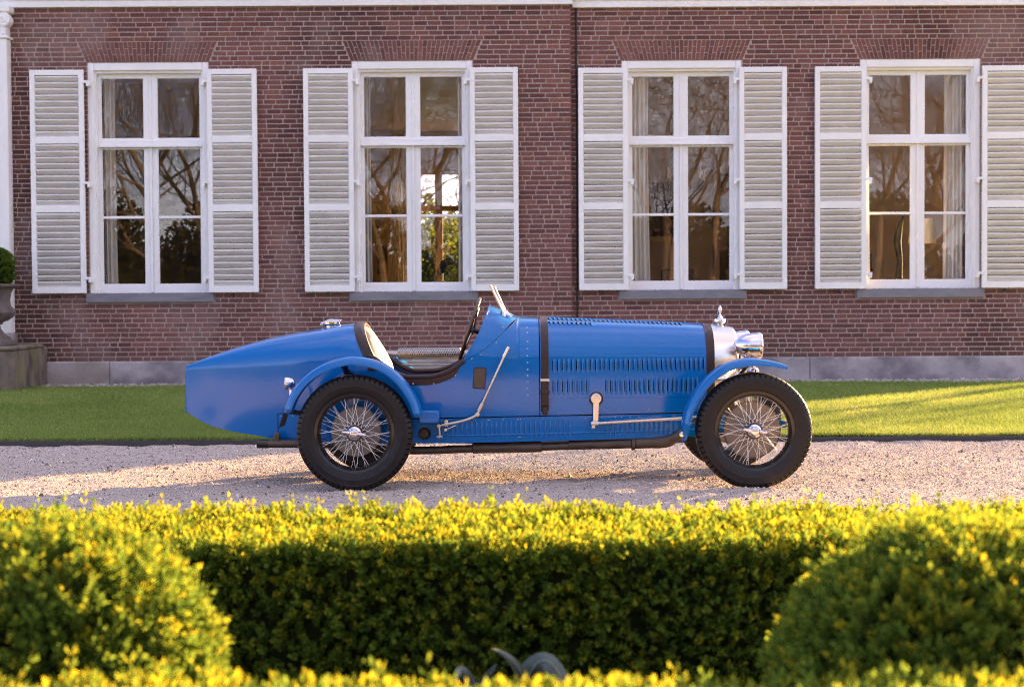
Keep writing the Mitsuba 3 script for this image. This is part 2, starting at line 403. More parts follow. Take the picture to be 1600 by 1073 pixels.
m, uv = blades(9000, lambda r, n: (r.uniform(-6, 8, n), 13.975 + 0.06 * r.random(n)), 0.055, lambda x, y: 0 * x + 0.026, 8)
obj('edge_grass', m, 'grass_blade', uv=uv, label='uncut grass hanging over the dark lawn edging', cat_='grass', kind='stuff')

# ---------------------------------------------------------------- the house
HOUSE = thing('mansion', 'brick country house with white louvred shutters and tall paned windows', 'house')
YL, YR, XC, XEND = 22.30, 22.42, 0.778, 7.6
WIN = [(-4.662, YL, 0), (-1.264, YL, 1), (2.214, YR, 2), (5.297, YR, 3)]
W_OUT, ZB, ZT = 0.7775, 1.224, 4.190
SILL0 = 1.106
ARCH_T, ARCH_W = 0.342 + 66 * 0.0622, 0.895


def opening(c):
    return [sbox(c - W_OUT, SILL0, c + W_OUT, ZT), sbox(c - 0.83, SILL0, c + 0.83, ZB), Polygon([(c - W_OUT - 0.012, ZT), (c + W_OUT + 0.012, ZT), (c + ARCH_W, ARCH_T), (c - ARCH_W, ARCH_T)])]


def house_wall(x0, x1, Y, wins, ztop):
    poly = sbox(x0, 0.0, x1, ztop)
    for c in wins:
        poly = poly.difference(opening(c)[0])
    return extrude_xz(poly, Y + 0.006, Y + 0.32)


WALL_L = obj('wall', house_wall(-12, XC - 0.006, YL, [-4.662, -1.264], 6.0), 'mortar', HOUSE)
WALL_R = obj('wall', house_wall(XC - 0.004, XEND, YR, [2.214, 5.297], 5.99), 'mortar', HOUSE)
CH, JT, Z0 = 0.0622, 0.0096, 0.342


def lay_bricks(x0, x1, Y, wins, ztop, r):
    out = []
    k = 0
    z = Z0
    while z + CH < ztop + 0.03:
        za, zb = z + JT * 0.5, min(z + CH - JT * 0.5, ztop - 0.004)
        zm = (za + zb) / 2
        block = []
        for c in wins:
            if zb > SILL0 + 0.01 and za < ZB - 0.01: block.append((c - 0.835, c + 0.835))
            elif zb > ZB - 0.02 and za < ZT + 0.005: block.append((c - W_OUT - 0.004, c + W_OUT + 0.004))
            elif zb > ZT and za < ARCH_T - 0.01:
                t = (zm - ZT) / (ARCH_T - ZT)
                w = W_OUT + 0.018 + (ARCH_W - W_OUT) * np.clip(t, 0, 1)
                block.append((c - w, c + w))
        free, cur = [], x0
        for a, b in sorted(block):
            if a > cur: free.append((cur, a))
            cur = max(cur, b)
        if cur < x1: free.append((cur, x1))
        for a, b in free:
            x = a + (-r.uniform(0.02, 0.11) if a == x0 else (0 if k % 2 else -0.09))
            first = True
            while x < b - 0.015:
                L = r.choice([0.105, 0.16, 0.175, 0.19, 0.205, 0.215, 0.30], p=[0.14, 0.2, 0.18, 0.18, 0.14, 0.12, 0.04])
                xa, xb = max(x, a), min(x + L, b)
                if b - xb < 0.06: xb = b
                if xb - xa > 0.03:
                    out.append((xa + JT * 0.5, xb - JT * 0.5 if xb < b else xb - 0.001, za, zb))
                x = xb
        z += CH
        k += 1
    return out


_PF = np.array([[0, 1, 3, 2], [4, 0, 2, 6], [1, 5, 7, 3], [2, 3, 7, 6], [4, 5, 1, 0]])


def brick_mesh(b, Y, r):
    xa, xb, za, zb = b
    o = r.normal(0, 0.0012); t = r.normal(0, 0.0008, 4); j = r.normal(0, 0.0012, 4)
    c = 0.0035
    v = np.array([[xa + j[0] + c, Y + o + t[0], za + c], [xb + j[1] - c, Y + o + t[1], za + c], [xa + j[0] + c, Y + o + t[2], zb - c], [xb + j[1] - c, Y + o + t[3], zb - c],
                  [xa + j[0], Y + 0.012, za], [xb + j[1], Y + 0.012, za], [xa + j[0], Y + 0.012, zb], [xb + j[1], Y + 0.012, zb]])
    return tri((v, _PF))


def put_bricks(parent, bricks, Y, n_single, inview, r, seed_t):
    score = np.array([(b[1] - b[0]) * (b[3] - b[2]) if inview(b) else 0 for b in bricks])
    single = set(np.argsort(-score)[:n_single].tolist())
    rest, uvs = [], []
    for i, b in enumerate(bricks):
        m = brick_mesh(b, Y, r)
        t = np.clip(r.beta(1.9, 2.1), 0.01, 0.99)
        uv = np.tile([[t, r.random()]], (8, 1))
        if i in single:
            obj('brick', m, 'brick', parent, uv=uv)
        else:
            rest.append(m); uvs.append(uv)
    if rest:
        obj('brickwork', cat(rest), 'brick', parent, uv=np.vstack(uvs), kind='stuff')


def in_view(b):
    x, z = (b[0] + b[1]) / 2, (b[2] + b[3]) / 2
    if abs(x) > 6.5: return False
    for c, Y, _ in WIN:
        if 0.78 < abs(x - c) < 1.52 and 1.2 < z < 4.1: return False
    return True


r1 = np.random.default_rng(11)
put_bricks(WALL_L, lay_bricks(-6.9, XC, YL, [-4.662, -1.264], 4.885, r1), YL, 160, in_view, r1, 1)
put_bricks(WALL_R, lay_bricks(XC + 0.002, XEND, YR, [2.214, 5.297], 4.862, r1), YR, 140, in_view, r1, 2)
# the return of the projecting left front: short brick ends
ends = []
for k in range(int((4.885 - Z0) / CH)):
    z = Z0 + k * CH
    ends.append(bx(XC - 0.02, XC + 0.001 + 0.001 * (k % 2), YL + 0.004, YR - 0.004, z + JT / 2, z + CH - JT / 2))
obj('brick_return', cat(ends), 'brick', WALL_L, uv=np.repeat(np.stack([np.random.default_rng(3).random(len(ends))] * 2, 1), 8, 0), kind='stuff')

for wi, (c, Y, _) in enumerate(WIN):
    arch = obj('arch', extrude_xz(Polygon([(c - W_OUT, ZT), (c + W_OUT, ZT), (c + ARCH_W + 0.006, ARCH_T + 0.004), (c - ARCH_W - 0.006, ARCH_T + 0.004)]), Y + 0.004, Y + 0.1), 'mortar', HOUSE)
    n = 31
    for i in range(n):
        def edge(k):
            t = k / n * 2 - 1
            return lambda zz: c + t * (W_OUT + 0.01 + (ARCH_W - W_OUT - 0.01) * (zz - ZT) / (ARCH_T - ZT))
        ea, eb = edge(i), edge(i + 1)
        cut = ZT + (ARCH_T - ZT) * (0.36 if i % 2 else 0.66)
        for za, zb in ((ZT + 0.002, cut - 0.005), (cut + 0.005, ARCH_T - 0.004)):
            g = 0.0045
            o = r1.normal(0, 0.001) - 0.001
            v = np.array([[ea(za) + g, Y + o, za], [eb(za) - g, Y + o, za], [ea(zb) + g, Y + o, zb], [eb(zb) - g, Y + o, zb],
                          [ea(za) + g, Y + 0.012, za], [eb(za) - g, Y + 0.012, za], [ea(zb) + g, Y + 0.012, zb], [eb(zb) - g, Y + 0.012, zb]])
            t = np.clip(r1.beta(2.4, 1.6), 0, 1)
            obj('brick', tri((v, _PF)), 'brick', arch, uv=np.tile([[t, t]], (8, 1)))

# plinth, cornice
pl = [bevel_box(-12, -5.2, 22.262, 22.50, -0.02, 0.345, 0.012), bevel_box(-5.196, -1.9, 22.264, 22.50, -0.02, 0.344, 0.012), bevel_box(-1.896, 0.81, 22.262, 22.50, -0.02, 0.345, 0.012)]
for m in pl: obj('plinth_slab', m, 'plinth_stone', HOUSE)
for a, b in ((0.815, 3.86), (3.866, 7.63)): obj('plinth_slab', bevel_box(a, b, 22.384, 22.6, -0.02, 0.343, 0.012), 'plinth_stone', HOUSE)
for x0, x1, Y, z in ((-12.1, 0.80, YL, 4.888), (0.804, 7.75, YR, 4.864)):
    prof = [(0, 0), (-0.055, 0), (-0.055, 0.075), (-0.075, 0.085), (-0.075, 0.34), (-0.12, 0.36), (-0.18, 0.44), (-0.42, 0.52), (-0.46, 0.62), (0, 0.66)]
    P = np.array([[[x, Y + a, z + b] for a, b in prof] for x in (x0, x1)])
    g = grid(P)
    capv = P[1]
    tr = trimesh.creation.triangulate_polygon(Polygon(prof), engine='earcut')
    caps = [(np.array([[x, Y + q[0], z + q[1]] for q in tr[0]]), np.array(tr[1])) for x in (x0, x1)]
    obj('cornice', cat([g] + caps), 'white_paint', HOUSE)
# roof and the unseen sides
roof = tri((np.array([[-12.4, 21.9, 5.55], [8.0, 21.9, 5.55], [8.0, 37.6, 5.55], [-12.4, 37.6, 5.55], [-6, 29.5, 9.6], [2.4, 29.5, 9.6]]),
            np.array([[0, 1, 5, 4], [2, 3, 4, 5]])))
roof = (roof[0], np.vstack([roof[1], [[1, 2, 5], [3, 0, 4]]]))
scene['slate'] = pr((0.08, 0.08, 0.09), 0.6, 0.3)
obj('roof', roof, 'slate', HOUSE)
obj('side_wall', cat([bx(7.30, 7.598, 22.75, 25.0, 0, 5.9), bx(7.30, 7.598, 26.4, 37.0, 0, 5.9), bx(7.30, 7.598, 25.0, 26.4, 0, 1.2), bx(7.30, 7.598, 25.0, 26.4, 4.1, 5.9)]), 'mortar', HOUSE)
obj('side_window', cat([bx(7.40, 7.48, 25.0, 25.08, 1.2, 4.1), bx(7.40, 7.48, 26.32, 26.4, 1.2, 4.1), bx(7.40, 7.48, 25.66, 25.74, 1.2, 4.1), bx(7.40, 7.48, 25.08, 26.32, 3.1, 3.2)]), 'white_paint', HOUSE)
obj('side_wall', bx(-12, -11.7, 22.63, 37.0, 0, 5.9), 'mortar', HOUSE)
BW = sbox(-12, 0, 7.598, 5.9).difference(sbox(-2.25, 0.9, -0.85, 3.78)).difference(sbox(-5.6, 0.9, -4.2, 3.78)).difference(sbox(3.3, 0.9, 4.7, 3.78))
obj('back_wall', extrude_xz(BW, 37.0, 37.3), 'mortar', HOUSE)
# rooms
obj('room_floor', bx(-11.69, 7.29, 22.66, 36.99, 0.30, 0.38), 'room_floor', HOUSE)
obj('room_ceiling', bx(-11.69, 7.29, 22.77, 36.99, 4.62, 4.72), 'white_paint', HOUSE)
for a in ((-3.16, -3.06, 22.64, 36.98, 0.38, 4.62), (0.74, 0.84, 22.76, 36.98, 0.38, 4.62), (-11.6, -3.16, 28.2, 28.3, 0.381, 4.619), (0.84, 7.2, 27.6, 27.7, 0.381, 4.619)):
    obj('room_wall', bx(*a), 'room_wall_paint', HOUSE)
obj('room_wall', extrude_xz(sbox(-3.06, 0.381, 0.74, 4.619).difference(sbox(-2.25, 0.9, -0.85, 3.78)), 36.93, 36.975), 'room_wall_paint', HOUSE)
# back window of the through room
bw = obj('garden_window', cat([bx(-2.25, -2.17, 37.0, 37.1, 0.9, 3.78), bx(-0.93, -0.85, 37.0, 37.1, 0.9, 3.78), bx(-2.17, -0.93, 37.0, 37.1, 3.70, 3.78), bx(-2.17, -0.93, 37.0, 37.1, 0.9, 1.0),
                               bx(-1.63, -1.47, 37.0, 37.1, 1.0, 3.70), bx(-2.17, -1.63, 37.0, 37.1, 2.92, 3.04), bx(-1.47, -0.93, 37.0, 37.1, 2.92, 3.04),
                               bx(-2.17, -1.63, 37.02, 37.06, 2.10, 2.13), bx(-1.47, -0.93, 37.02, 37.06, 2.10, 2.13)]), 'wood_frame', HOUSE)

for wi, (c, Y, _) in enumerate(WIN):
    w = numbered(HOUSE + '__window')
    ci = 0.70
    fr = [bevel_box(c - W_OUT, c - ci, Y + 0.015, Y + 0.2, ZB, ZT - 0.002, 0.006), bevel_box(c + ci, c + W_OUT, Y + 0.015, Y + 0.2, ZB, ZT - 0.002, 0.006),
          bevel_box(c - ci, c + ci, Y + 0.017, Y + 0.2, 4.085, ZT - 0.003, 0.006),
          # inner bead of the frame
          bx(c - ci - 0.001, c - ci + 0.022, Y + 0.06, Y + 0.19, ZB + 0.001, 4.086), bx(c + ci - 0.022, c + ci + 0.001, Y + 0.06, Y + 0.19, ZB + 0.001, 4.086), bx(c - ci + 0.022, c + ci - 0.022, Y + 0.061, Y + 0.19, 4.055, 4.087)]
    obj('frame', cat(fr), 'white_paint', w)
    obj('transom', cat([bevel_box(c - 0.678, c + 0.678, Y + 0.105, Y + 0.185, 3.125, 3.195, 0.006), bx(c - 0.69, c + 0.69, Y + 0.08, Y + 0.11, 3.108, 3.124)]), 'white_paint', w)
    for s in (-1, 1):
        for z0, z1, gz0, gz1, dy in ((3.196, 4.054, 3.222, 4.0, 0.0), (1.226, 3.106, 1.338, 3.088, 0.012)):
            a, b = sorted((c + s * 0.006, c + s * 0.677))
            ga, gb = sorted((c + s * 0.088, c + s * 0.638))
            poly = sbox(a, z0, b, z1).difference(sbox(ga, gz0, gb, gz1))
            y0, y1 = Y + 0.135 + dy, Y + 0.18
            sash = [extrude_xz(poly, y0, y1), extrude_xz(sbox(ga - 0.012, gz0 - 0.012, gb + 0.012, gz1 + 0.012).difference(sbox(ga + 0.006, gz0 + 0.006, gb - 0.006, gz1 - 0.006)), y0 + 0.012, y0 + 0.03)]
            obj('sash', cat(sash), 'white_paint', w)
            yg = Y + 0.165 + dy
            splits = [(gz0 - 0.004, gz1 + 0.004)]
            if z0 < 2:
                zm = 2.205
                obj('glazing_bar', bevel_box(ga - 0.002, gb + 0.002, y0 + 0.004, y1 - 0.004, zm - 0.017, zm + 0.017, 0.005), 'white_paint', w)
                splits = [(gz0 - 0.004, zm - 0.012), (zm + 0.012, gz1 + 0.004)]
            for q0, q1 in splits:
                tx, tz = r1.normal(0, 0.0016, 2)
                v = np.array([[ga - 0.004, yg - tx - tz, q0], [gb + 0.004, yg + tx - tz, q0], [gb + 0.004, yg + tx + tz, q1], [ga - 0.004, yg - tx + tz, q1]])
                obj('pane', tri((v, np.array([[0, 1, 2, 3]]))), 'pane_glass', w)
    obj('mullion', bevel_box(c - 0.016, c + 0.016, Y + 0.122, Y + 0.135, ZB + 0.01, 4.05, 0.004), 'white_paint', w)
    obj('sill', bevel_box(c - 0.825, c + 0.825, Y - 0.05, Y + 0.2, SILL0, ZB - 0.001, 0.006), 'blue_stone', w)

# shutters
SH = [(-6.157, -5.47, YL, 1), (-3.892, -3.251, YL, -1), (-2.655, -2.018, YL, 1), (-0.522, 0.095, YL, -1), (0.872, 1.509, YR, 1), (2.947, 3.558, YR, -1), (3.922, 4.583, YR, 1), (6.079, 6.724, YR, -1)]
SIDES = ['leftmost', 'right']
for si, (a, b, Y, hs) in enumerate(SH):
    sh = numbered(HOUSE + '__shutter')
    y0, y1 = Y - 0.095, Y - 0.042
    st = 0.064
    z0, z1 = 1.226, 4.084
    rails = [(z0, z0 + 0.085), (2.262, 2.352), (3.142, 3.232), (z1 - 0.07, z1)]
    hinge_x = b if hs > 0 else a
    ang = float(r1.uniform(0.3, 1.6)) * hs
    M = rot([0, 0, 1], ang, (hinge_x, y0, 0))
    fm = [bevel_box(a, a + st, y0, y1, z0, z1, 0.005), bevel_box(b - st, b, y0, y1, z0, z1, 0.005)]
    for p, q in rails: fm.append(bevel_box(a + st - 0.001, b - st + 0.001, y0 + 0.002, y1 - 0.002, p, q, 0.004))
    obj('frame', xf(cat(fm), M), 'white_paint', sh)
    for p, q in zip(rails[:-1], rails[1:]):
        lo, hi = p[1], q[0]
        n = int(round((hi - lo) / 0.0785))
        for k in range(n):
            zc = lo + (k + 0.72) * (hi - lo) / n
            jz = r1.normal(0, 0.0012)
            # louvre: a thin board, front edge high, sloping down to the back, rounded front
            sec = np.array([[0.001, 0.012], [-0.004, 0.006], [-0.004, -0.006], [0.0, -0.011], [0.046, -0.058], [0.052, -0.053], [0.010, 0.012]])
            P = np.array([[[x, y0 + 0.004 + s[0], zc + jz * (1 if x == a + st else -1) + s[1]] for s in sec] for x in (a + st, b - st)])
            obj('slat', xf(grid(P, closed=True), M), 'slat_paint', sh)
    for zc in (3.93, 2.64, 1.42):
        xa, xb = sorted((hinge_x - hs * 0.03, hinge_x + hs * 0.075))
        obj('hinge', cat([bevel_box(xa, xb, y0 - 0.008, y0 - 0.001, zc - 0.017, zc + 0.017, 0.002), bx(hinge_x + hs * 0.055 - 0.018, hinge_x + hs * 0.055 + 0.018, y0 - 0.006, Y + 0.02, zc - 0.055, zc + 0.012)]), 'white_paint', sh)
    xm = (a + b) / 2 - 0.02
    obj('catch', cat([lathe([(0, -0.03), (0.016, -0.026), (0.02, 0), (0.014, 0.02), (0, 0.024)], 'z', (xm, y0 + 0.02, z0 - 0.004), 10), tube([(xm, y0 + 0.02, z0 - 0.02), (xm + 0.01, Y, z0 - 0.05), (xm + 0.01, Y + 0.03, z0 - 0.05)], 0.009, 6)]), 'iron', sh)

# drain pipe line in the corner
obj('cable', tube([(XC + 0.075, YR - 0.012, 0.35), (XC + 0.075, YR - 0.012, 4.86)], 0.011, 8), 'leather', HOUSE)

# pilaster at the far left with an ionic capital
pil = numbered(HOUSE + '__pilaster')
obj('shaft', cat([bevel_box(-7.15, -6.412, 22.10, 22.3, 0.72, 4.47, 0.01), bx(-7.02, -6.56, 22.092, 22.102, 0.9, 4.30)]), 'white_paint', pil)
obj('base', bevel_box(-7.2, -6.38, 22.05, 22.31, 0.0, 0.72, 0.012), 'plinth_stone', pil)
ca = [bevel_box(-7.18, -6.385, 22.075, 22.3, 4.47, 4.505, 0.012), bevel_box(-7.14, -6.42, 22.105, 22.3, 4.505, 4.72, 0.006), bevel_box(-7.2, -6.36, 22.05, 22.3, 4.80, 4.886, 0.012), bevel_box(-7.17, -6.40, 22.07, 22.3, 4.72, 4.80, 0.01)]
for s, xc in ((1, -6.445), (-1, -7.115)):
    t = np.linspace(0, 2.4 * 2 * np.pi, 70)
    rr = 0.092 * np.exp(-0.13 * t)
    pts = np.stack([xc + s * rr * np.sin(t), 22.055 + 0.02 * (rr / 0.092), 4.705 + rr * np.cos(t)], -1)
    ca.append(tube(pts, 0.016 * (0.5 + 0.5 * rr / 0.092), 8))
    ca.append(lathe([(0, -0.17), (0.086, -0.165), (0.088, 0.0), (0.0, 0.012)], 'y', (xc, 22.235, 4.705), 24))
for k in range(9):
    xk = -7.06 + k * 0.073
    ca.append(bevel_box(xk, xk + 0.045, 22.085, 22.12, 4.52, 4.69, 0.014))
obj('capital', cat(ca), 'white_paint', pil, smooth=35)

# ---------------------------------------------------------------- inside the rooms
def curtain(x0, x1, y, z0, z1, seed, label, folds=None):
    r = np.random.default_rng(seed)
    n = 90
    s = np.linspace(0, 1, n)
    L = x1 - x0
    k = folds or max(3, int(abs(L) / 0.055))
    ph = np.cumsum(r.uniform(0.6, 1.4, n)); ph = ph / ph[-1] * k * 2 * np.pi
    zz = np.linspace(z0, z1, 14)
    P = np.zeros((14, n, 3))
    for i, z in enumerate(zz):
        q = (z - z0) / (z1 - z0)
        P[i, :, 0] = x0 + L * (s * (1 - 0.12 * math.sin(q * 2.2))) + 0.008 * np.sin(ph * 0.5 + q * 2)
        P[i, :, 1] = y + 0.032 * np.sin(ph + 0.5 * math.sin(q * 3)) * (0.8 + 0.3 * (1 - q))
        P[i, :, 2] = z
    obj('curtain', grid(P), 'curtain_cloth', smooth=True, label=label, cat_='curtain')


for x0, x1, Y, seed, lab in ((-5.36, -5.17, YL, 1, 'pale curtain behind the left panes of the first window from the left'), (-3.94, -4.10, YL, 2, 'narrow pale curtain edge behind the right panes of the first window from the left'),
                             (-1.96, -1.82, YL, 3, 'narrow pale curtain edge behind the left panes of the second window from the left'), (-0.58, -0.70, YL, 4, 'narrow pale curtain edge behind the right panes of the second window from the left'),
                             (1.54, 1.86, YR, 5, 'pale curtain behind the left panes of the third window from the left'),
                             (4.60, 4.76, YR, 6, 'narrow pale curtain edge behind the left panes of the fourth window from the left'), (5.98, 5.70, YR, 7, 'wide pale curtain behind the lamp in the fourth window from the left')):
    curtain(x0, x1, Y + 0.48, 0.45, 4.45, seed, lab)
curtain(-2.62, -2.12, 36.7, 0.45, 4.3, 9, 'sunlit cream curtain beside the far window seen through the second window from the left')

# table lamp and table in the fourth window
LP = (5.52, 23.25)
t = thing('side_table', 'small dark table under the lamp in the fourth window from the left', 'table')
obj('top', bevel_box(5.05, 5.85, 23.0, 23.6, 1.30, 1.335, 0.006), 'dark_wood', t)
for xx in (5.09, 5.81):
    for yy in (23.04, 23.56): obj('leg', tube([(xx, yy, 0.38), (xx, yy, 1.30)], [0.018, 0.028], 8), 'dark_wood', t)
t = thing('table_lamp', 'table lamp with a cream tapered shade in the fourth window from the left', 'lamp')
obj('shade', lathe([(0.185, 1.83), (0.135, 2.16)], 'z', (LP[0], LP[1], 0), 40), 'lamp_shade_cloth', t, smooth=True)
obj('base', lathe([(0, 1.336), (0.08, 1.338), (0.082, 1.36), (0.03, 1.39), (0.022, 1.6), (0.035, 1.7), (0.018, 1.8), (0.01, 1.98), (0, 1.98)], 'z', (LP[0], LP[1], 0), 24), 'nickel', t, smooth=40)
t = thing('figurine', 'dark slender statuette on the table beside the cream lamp', 'figurine')
obj('body', tube([(5.24, 23.4, 1.336), (5.26, 23.4, 1.6), (5.22, 23.4, 1.85), (5.25, 23.4, 2.05), (5.30, 23.4, 2.2)], [0.05, 0.032, 0.055, 0.04, 0.012], 10), 'iron', t, smooth=True)
obj('base', bevel_box(5.17, 5.32, 23.33, 23.47, 1.336, 1.36, 0.004), 'iron', t)
t = thing('sofa', 'low dark sofa back in the left half of the fourth window from the left', 'sofa')
obj('back', bevel_box(4.25, 5.0, 24.3, 24.5, 0.5, 1.50, 0.05), 'leather', t)
obj('seat', bevel_box(4.25, 5.0, 24.5, 25.2, 0.39, 0.78, 0.05), 'leather', t)
obj('cushion', bevel_box(4.82, 5.12, 24.32, 24.48, 1.45, 1.72, 0.05), 'leather', t)


def picture(x0, x1, y, z0, z1, lab):
    t = thing('picture', lab, 'picture')
    obj('frame', cat([extrude_xz(sbox(x0, z0, x1, z1).difference(sbox(x0 + 0.09, z0 + 0.09, x1 - 0.09, z1 - 0.09)), y - 0.05, y - 0.006)]), 'wood_frame', t)
    obj('canvas', bx(x0 + 0.085, x1 - 0.085, y - 0.03, y - 0.008, z0 + 0.085, z1 - 0.085), 'picture_canvas', t)


picture(2.02, 2.72, 27.58, 1.98, 3.02, 'framed dark painting beside the pale curtain in the third window from the left')
picture(3.22, 3.9, 27.57, 1.2, 3.15, 'tall dark painting at the right edge of the third window from the left')
picture(-2.95, -2.55, 36.9, 1.5, 2.7, 'framed picture on the far wall left of the sunlit curtain in the second window')
t = thing('dining_chair', 'dark wooden chair back at the bottom of the third window from the left', 'chair')
obj('backrest', cat([bevel_box(2.16, 2.66, 25.0, 25.04, 1.16, 1.52, 0.02)]), 'dark_wood', t)
for xx in (2.18, 2.64):
    obj('leg', tube([(xx, 25.0, 0.38), (xx, 25.02, 1.2)], 0.02, 8), 'dark_wood', t)
    obj('leg', tube([(xx, 25.46, 0.38), (xx, 25.46, 0.86)], 0.02, 8), 'dark_wood', t)
obj('seat', bevel_box(2.14, 2.68, 24.98, 25.5, 0.84, 0.90, 0.02), 'leather', t)
t = thing('chandelier', 'dark wrought chandelier with candle arms hanging in the third window from the left', 'chandelier')
CX, CY, CZ = 2.35, 25.2, 2.75
obj('stem', tube([(CX, CY, 4.62), (CX, CY, 2.5)], [0.012, 0.02], 8), 'iron', t)
for k in range(6):
    a = k * math.pi / 3 + 0.3
    pts = smooth_path([(CX, CY, CZ - 0.2), (CX + 0.2 * math.cos(a), CY + 0.2 * math.sin(a), CZ - 0.28), (CX + 0.42 * math.cos(a), CY + 0.42 * math.sin(a), CZ - 0.05), (CX + 0.5 * math.cos(a), CY + 0.5 * math.sin(a), CZ + 0.06)], 16)
    obj('arm', tube(pts, 0.016, 6), 'iron', t)
    obj('candle', tube([pts[-1], pts[-1] + [0, 0, 0.16]], 0.014, 6), 'lamp_shade_cloth', t)
# potted plant on the inner sill of the through window (dark against the far window)
t = thing('house_plant', 'dark leafy house plant silhouetted at the bottom of the second window from the left', 'plant')
obj('pot', lathe([(0, 1.12), (0.10, 1.12), (0.13, 1.36), (0.11, 1.36), (0, 1.34)], 'z', (-1.02, 23.1, 0), 20), 'iron', t, smooth=40)
for k, (dx, dz, ww) in enumerate([(0.20, 0.28, 0.07), (0.02, 0.50, 0.05), (-0.10, 0.36, 0.06), (0.10, 0.16, 0.07), (-0.04, 0.24, 0.06)]):
    p = smooth_path([(-1.02, 23.1, 1.34), (-1.02 + dx * 0.4, 23.1 + 0.02 * k, 1.34 + dz * 0.75), (-1.02 + dx, 23.1, 1.34 + dz), (-1.02 + dx * 1.5, 23.08, 1.34 + dz * 0.8)], 12)
    u = np.linspace(0, 1, 12); wd = ww * np.sin(np.pi * np.clip(u * 0.9 + 0.08, 0, 1))
    P = np.stack([np.stack([p[:, 0] + 0 * wd, p[:, 1] - wd * 0.4, p[:, 2] + wd], -1), p, np.stack([p[:, 0], p[:, 1] + wd * 0.4, p[:, 2] - wd], -1)], 1)
    obj('leaf', grid(P), 'iron', t, smooth=True)

# ---------------------------------------------------------------- foliage
def leaf_mesh(base, axis, side, L, W, tone, r, curl=0.25):
    """obovate leaves folded along the midrib: 5 points, 4 triangles each"""
    n = len(base)
    nrm = np.cross(axis, side); nrm /= np.linalg.norm(nrm, axis=1, keepdims=True) + 1e-9
    L, W = L[:, None], W[:, None]
    m = base + axis * L * 0.58
    V = np.stack([base, m + side * W * 0.5 + nrm * W * curl, m - side * W * 0.5 + nrm * W * curl, base + axis * L - nrm * L * 0.08, base + axis * L * 0.55], 1)
    F = np.array([[0, 4, 1], [0, 2, 4], [1, 4, 3], [4, 2, 3]])
    f = (F[None] + (np.arange(n) * 5)[:, None, None]).reshape(-1, 3)
    uv = np.repeat(np.stack([tone, tone], 1), 5, 0)
    return V.reshape(-1, 3), f, uv


def unit(a):
    return a / (np.linalg.norm(a, axis=-1, keepdims=True) + 1e-9)


def sprigs(P, N, r, length=0.05, leaves=10, leaf=0.015, fresh=0.4, up=0.35):
    """box sprigs rooted at P, growing along N: pairs of leaves up each stem, fresh growth lighter"""
    n = len(P)
    d = unit(N + r.normal(0, 0.38, (n, 3)) + np.array([0, 0, up]))
    Ls = length * r.uniform(0.55, 1.25, n)
    long_ = r.random(n) < 0.03
    Ls = np.where(long_, Ls * 1.7, Ls)
    a = unit(np.cross(d, r.normal(size=(n, 3))))
    b = np.cross(d, a)
    vs, fs, us, o = [], [], [], 0
    tone0 = r.normal(0, 0.16, n)
    for k in range(leaves):
        q = (k // 2 + 0.6) / (leaves / 2)
        pair = k // 2
        ang = pair * 1.57 + r.normal(0, 0.35, n) + (np.pi if k % 2 else 0)
        out = np.cos(ang)[:, None] * a + np.sin(ang)[:, None] * b
        ax = unit(d * (0.55 + 0.5 * q) + out * (0.95 - 0.45 * q) + r.normal(0, 0.12, (n, 3)))
        side = unit(np.cross(ax, d) + r.normal(0, 0.25, (n, 3)))
        base = P + d * (Ls * q)[:, None]
        sz = leaf * r.uniform(0.7, 1.15, n) * (1.08 - 0.35 * abs(q - 0.55))
        tone = np.clip(fresh * (0.12 + 1.15 * q) + tone0 + r.normal(0, 0.07, n), 0, 1)
        v, f, u = leaf_mesh(base, ax, side, sz, sz * 0.64, tone, r)
        vs.append(v); fs.append(f + o); us.append(u); o += len(v)
    return (np.vstack(vs), np.vstack(fs)), np.vstack(us)


def join(parts):
    m = cat([p[0] for p in parts])
    return m, np.vstack([p[1] for p in parts])


def lumps(P, s, amp, seed):
    return amp * (meshkit.fbm(P * s, 3, seed) - 0.5)


def box_hedge(x0, x1, y0, y1, zt, label, seed, dens_top, dens_front, leaf=0.0195, back=600):
    r = np.random.default_rng(seed)
    t = thing('box_hedge', label, 'hedge')
    parts = []
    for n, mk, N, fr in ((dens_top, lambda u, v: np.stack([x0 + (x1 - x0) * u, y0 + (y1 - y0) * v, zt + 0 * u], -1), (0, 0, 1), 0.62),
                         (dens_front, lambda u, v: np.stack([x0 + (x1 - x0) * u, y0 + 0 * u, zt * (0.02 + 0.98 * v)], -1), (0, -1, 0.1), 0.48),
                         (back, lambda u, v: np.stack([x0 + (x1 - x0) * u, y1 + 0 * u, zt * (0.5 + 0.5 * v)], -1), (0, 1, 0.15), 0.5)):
        P = mk(r.random(n), r.random(n))
        Nn = np.tile(np.array(N, float), (n, 1))
        P = P - Nn * (0.028 + 0.03 * r.random(n))[:, None] + Nn * lumps(P, 5.0, 0.05, seed)[:, None]
        # round the upper front and back edges
        ez = np.clip((P[:, 2] - (zt - 0.07)) / 0.07, 0, 1); ey = np.clip((y0 + 0.07 - P[:, 1]) / 0.07, 0, 1)
        P[:, 2] -= 0.02 * ez * ey
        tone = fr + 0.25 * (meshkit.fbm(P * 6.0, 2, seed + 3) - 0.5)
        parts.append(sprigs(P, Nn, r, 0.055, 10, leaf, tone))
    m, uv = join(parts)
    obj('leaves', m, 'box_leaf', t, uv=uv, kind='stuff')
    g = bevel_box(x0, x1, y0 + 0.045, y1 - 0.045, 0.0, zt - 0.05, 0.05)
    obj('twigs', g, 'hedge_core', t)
    return t


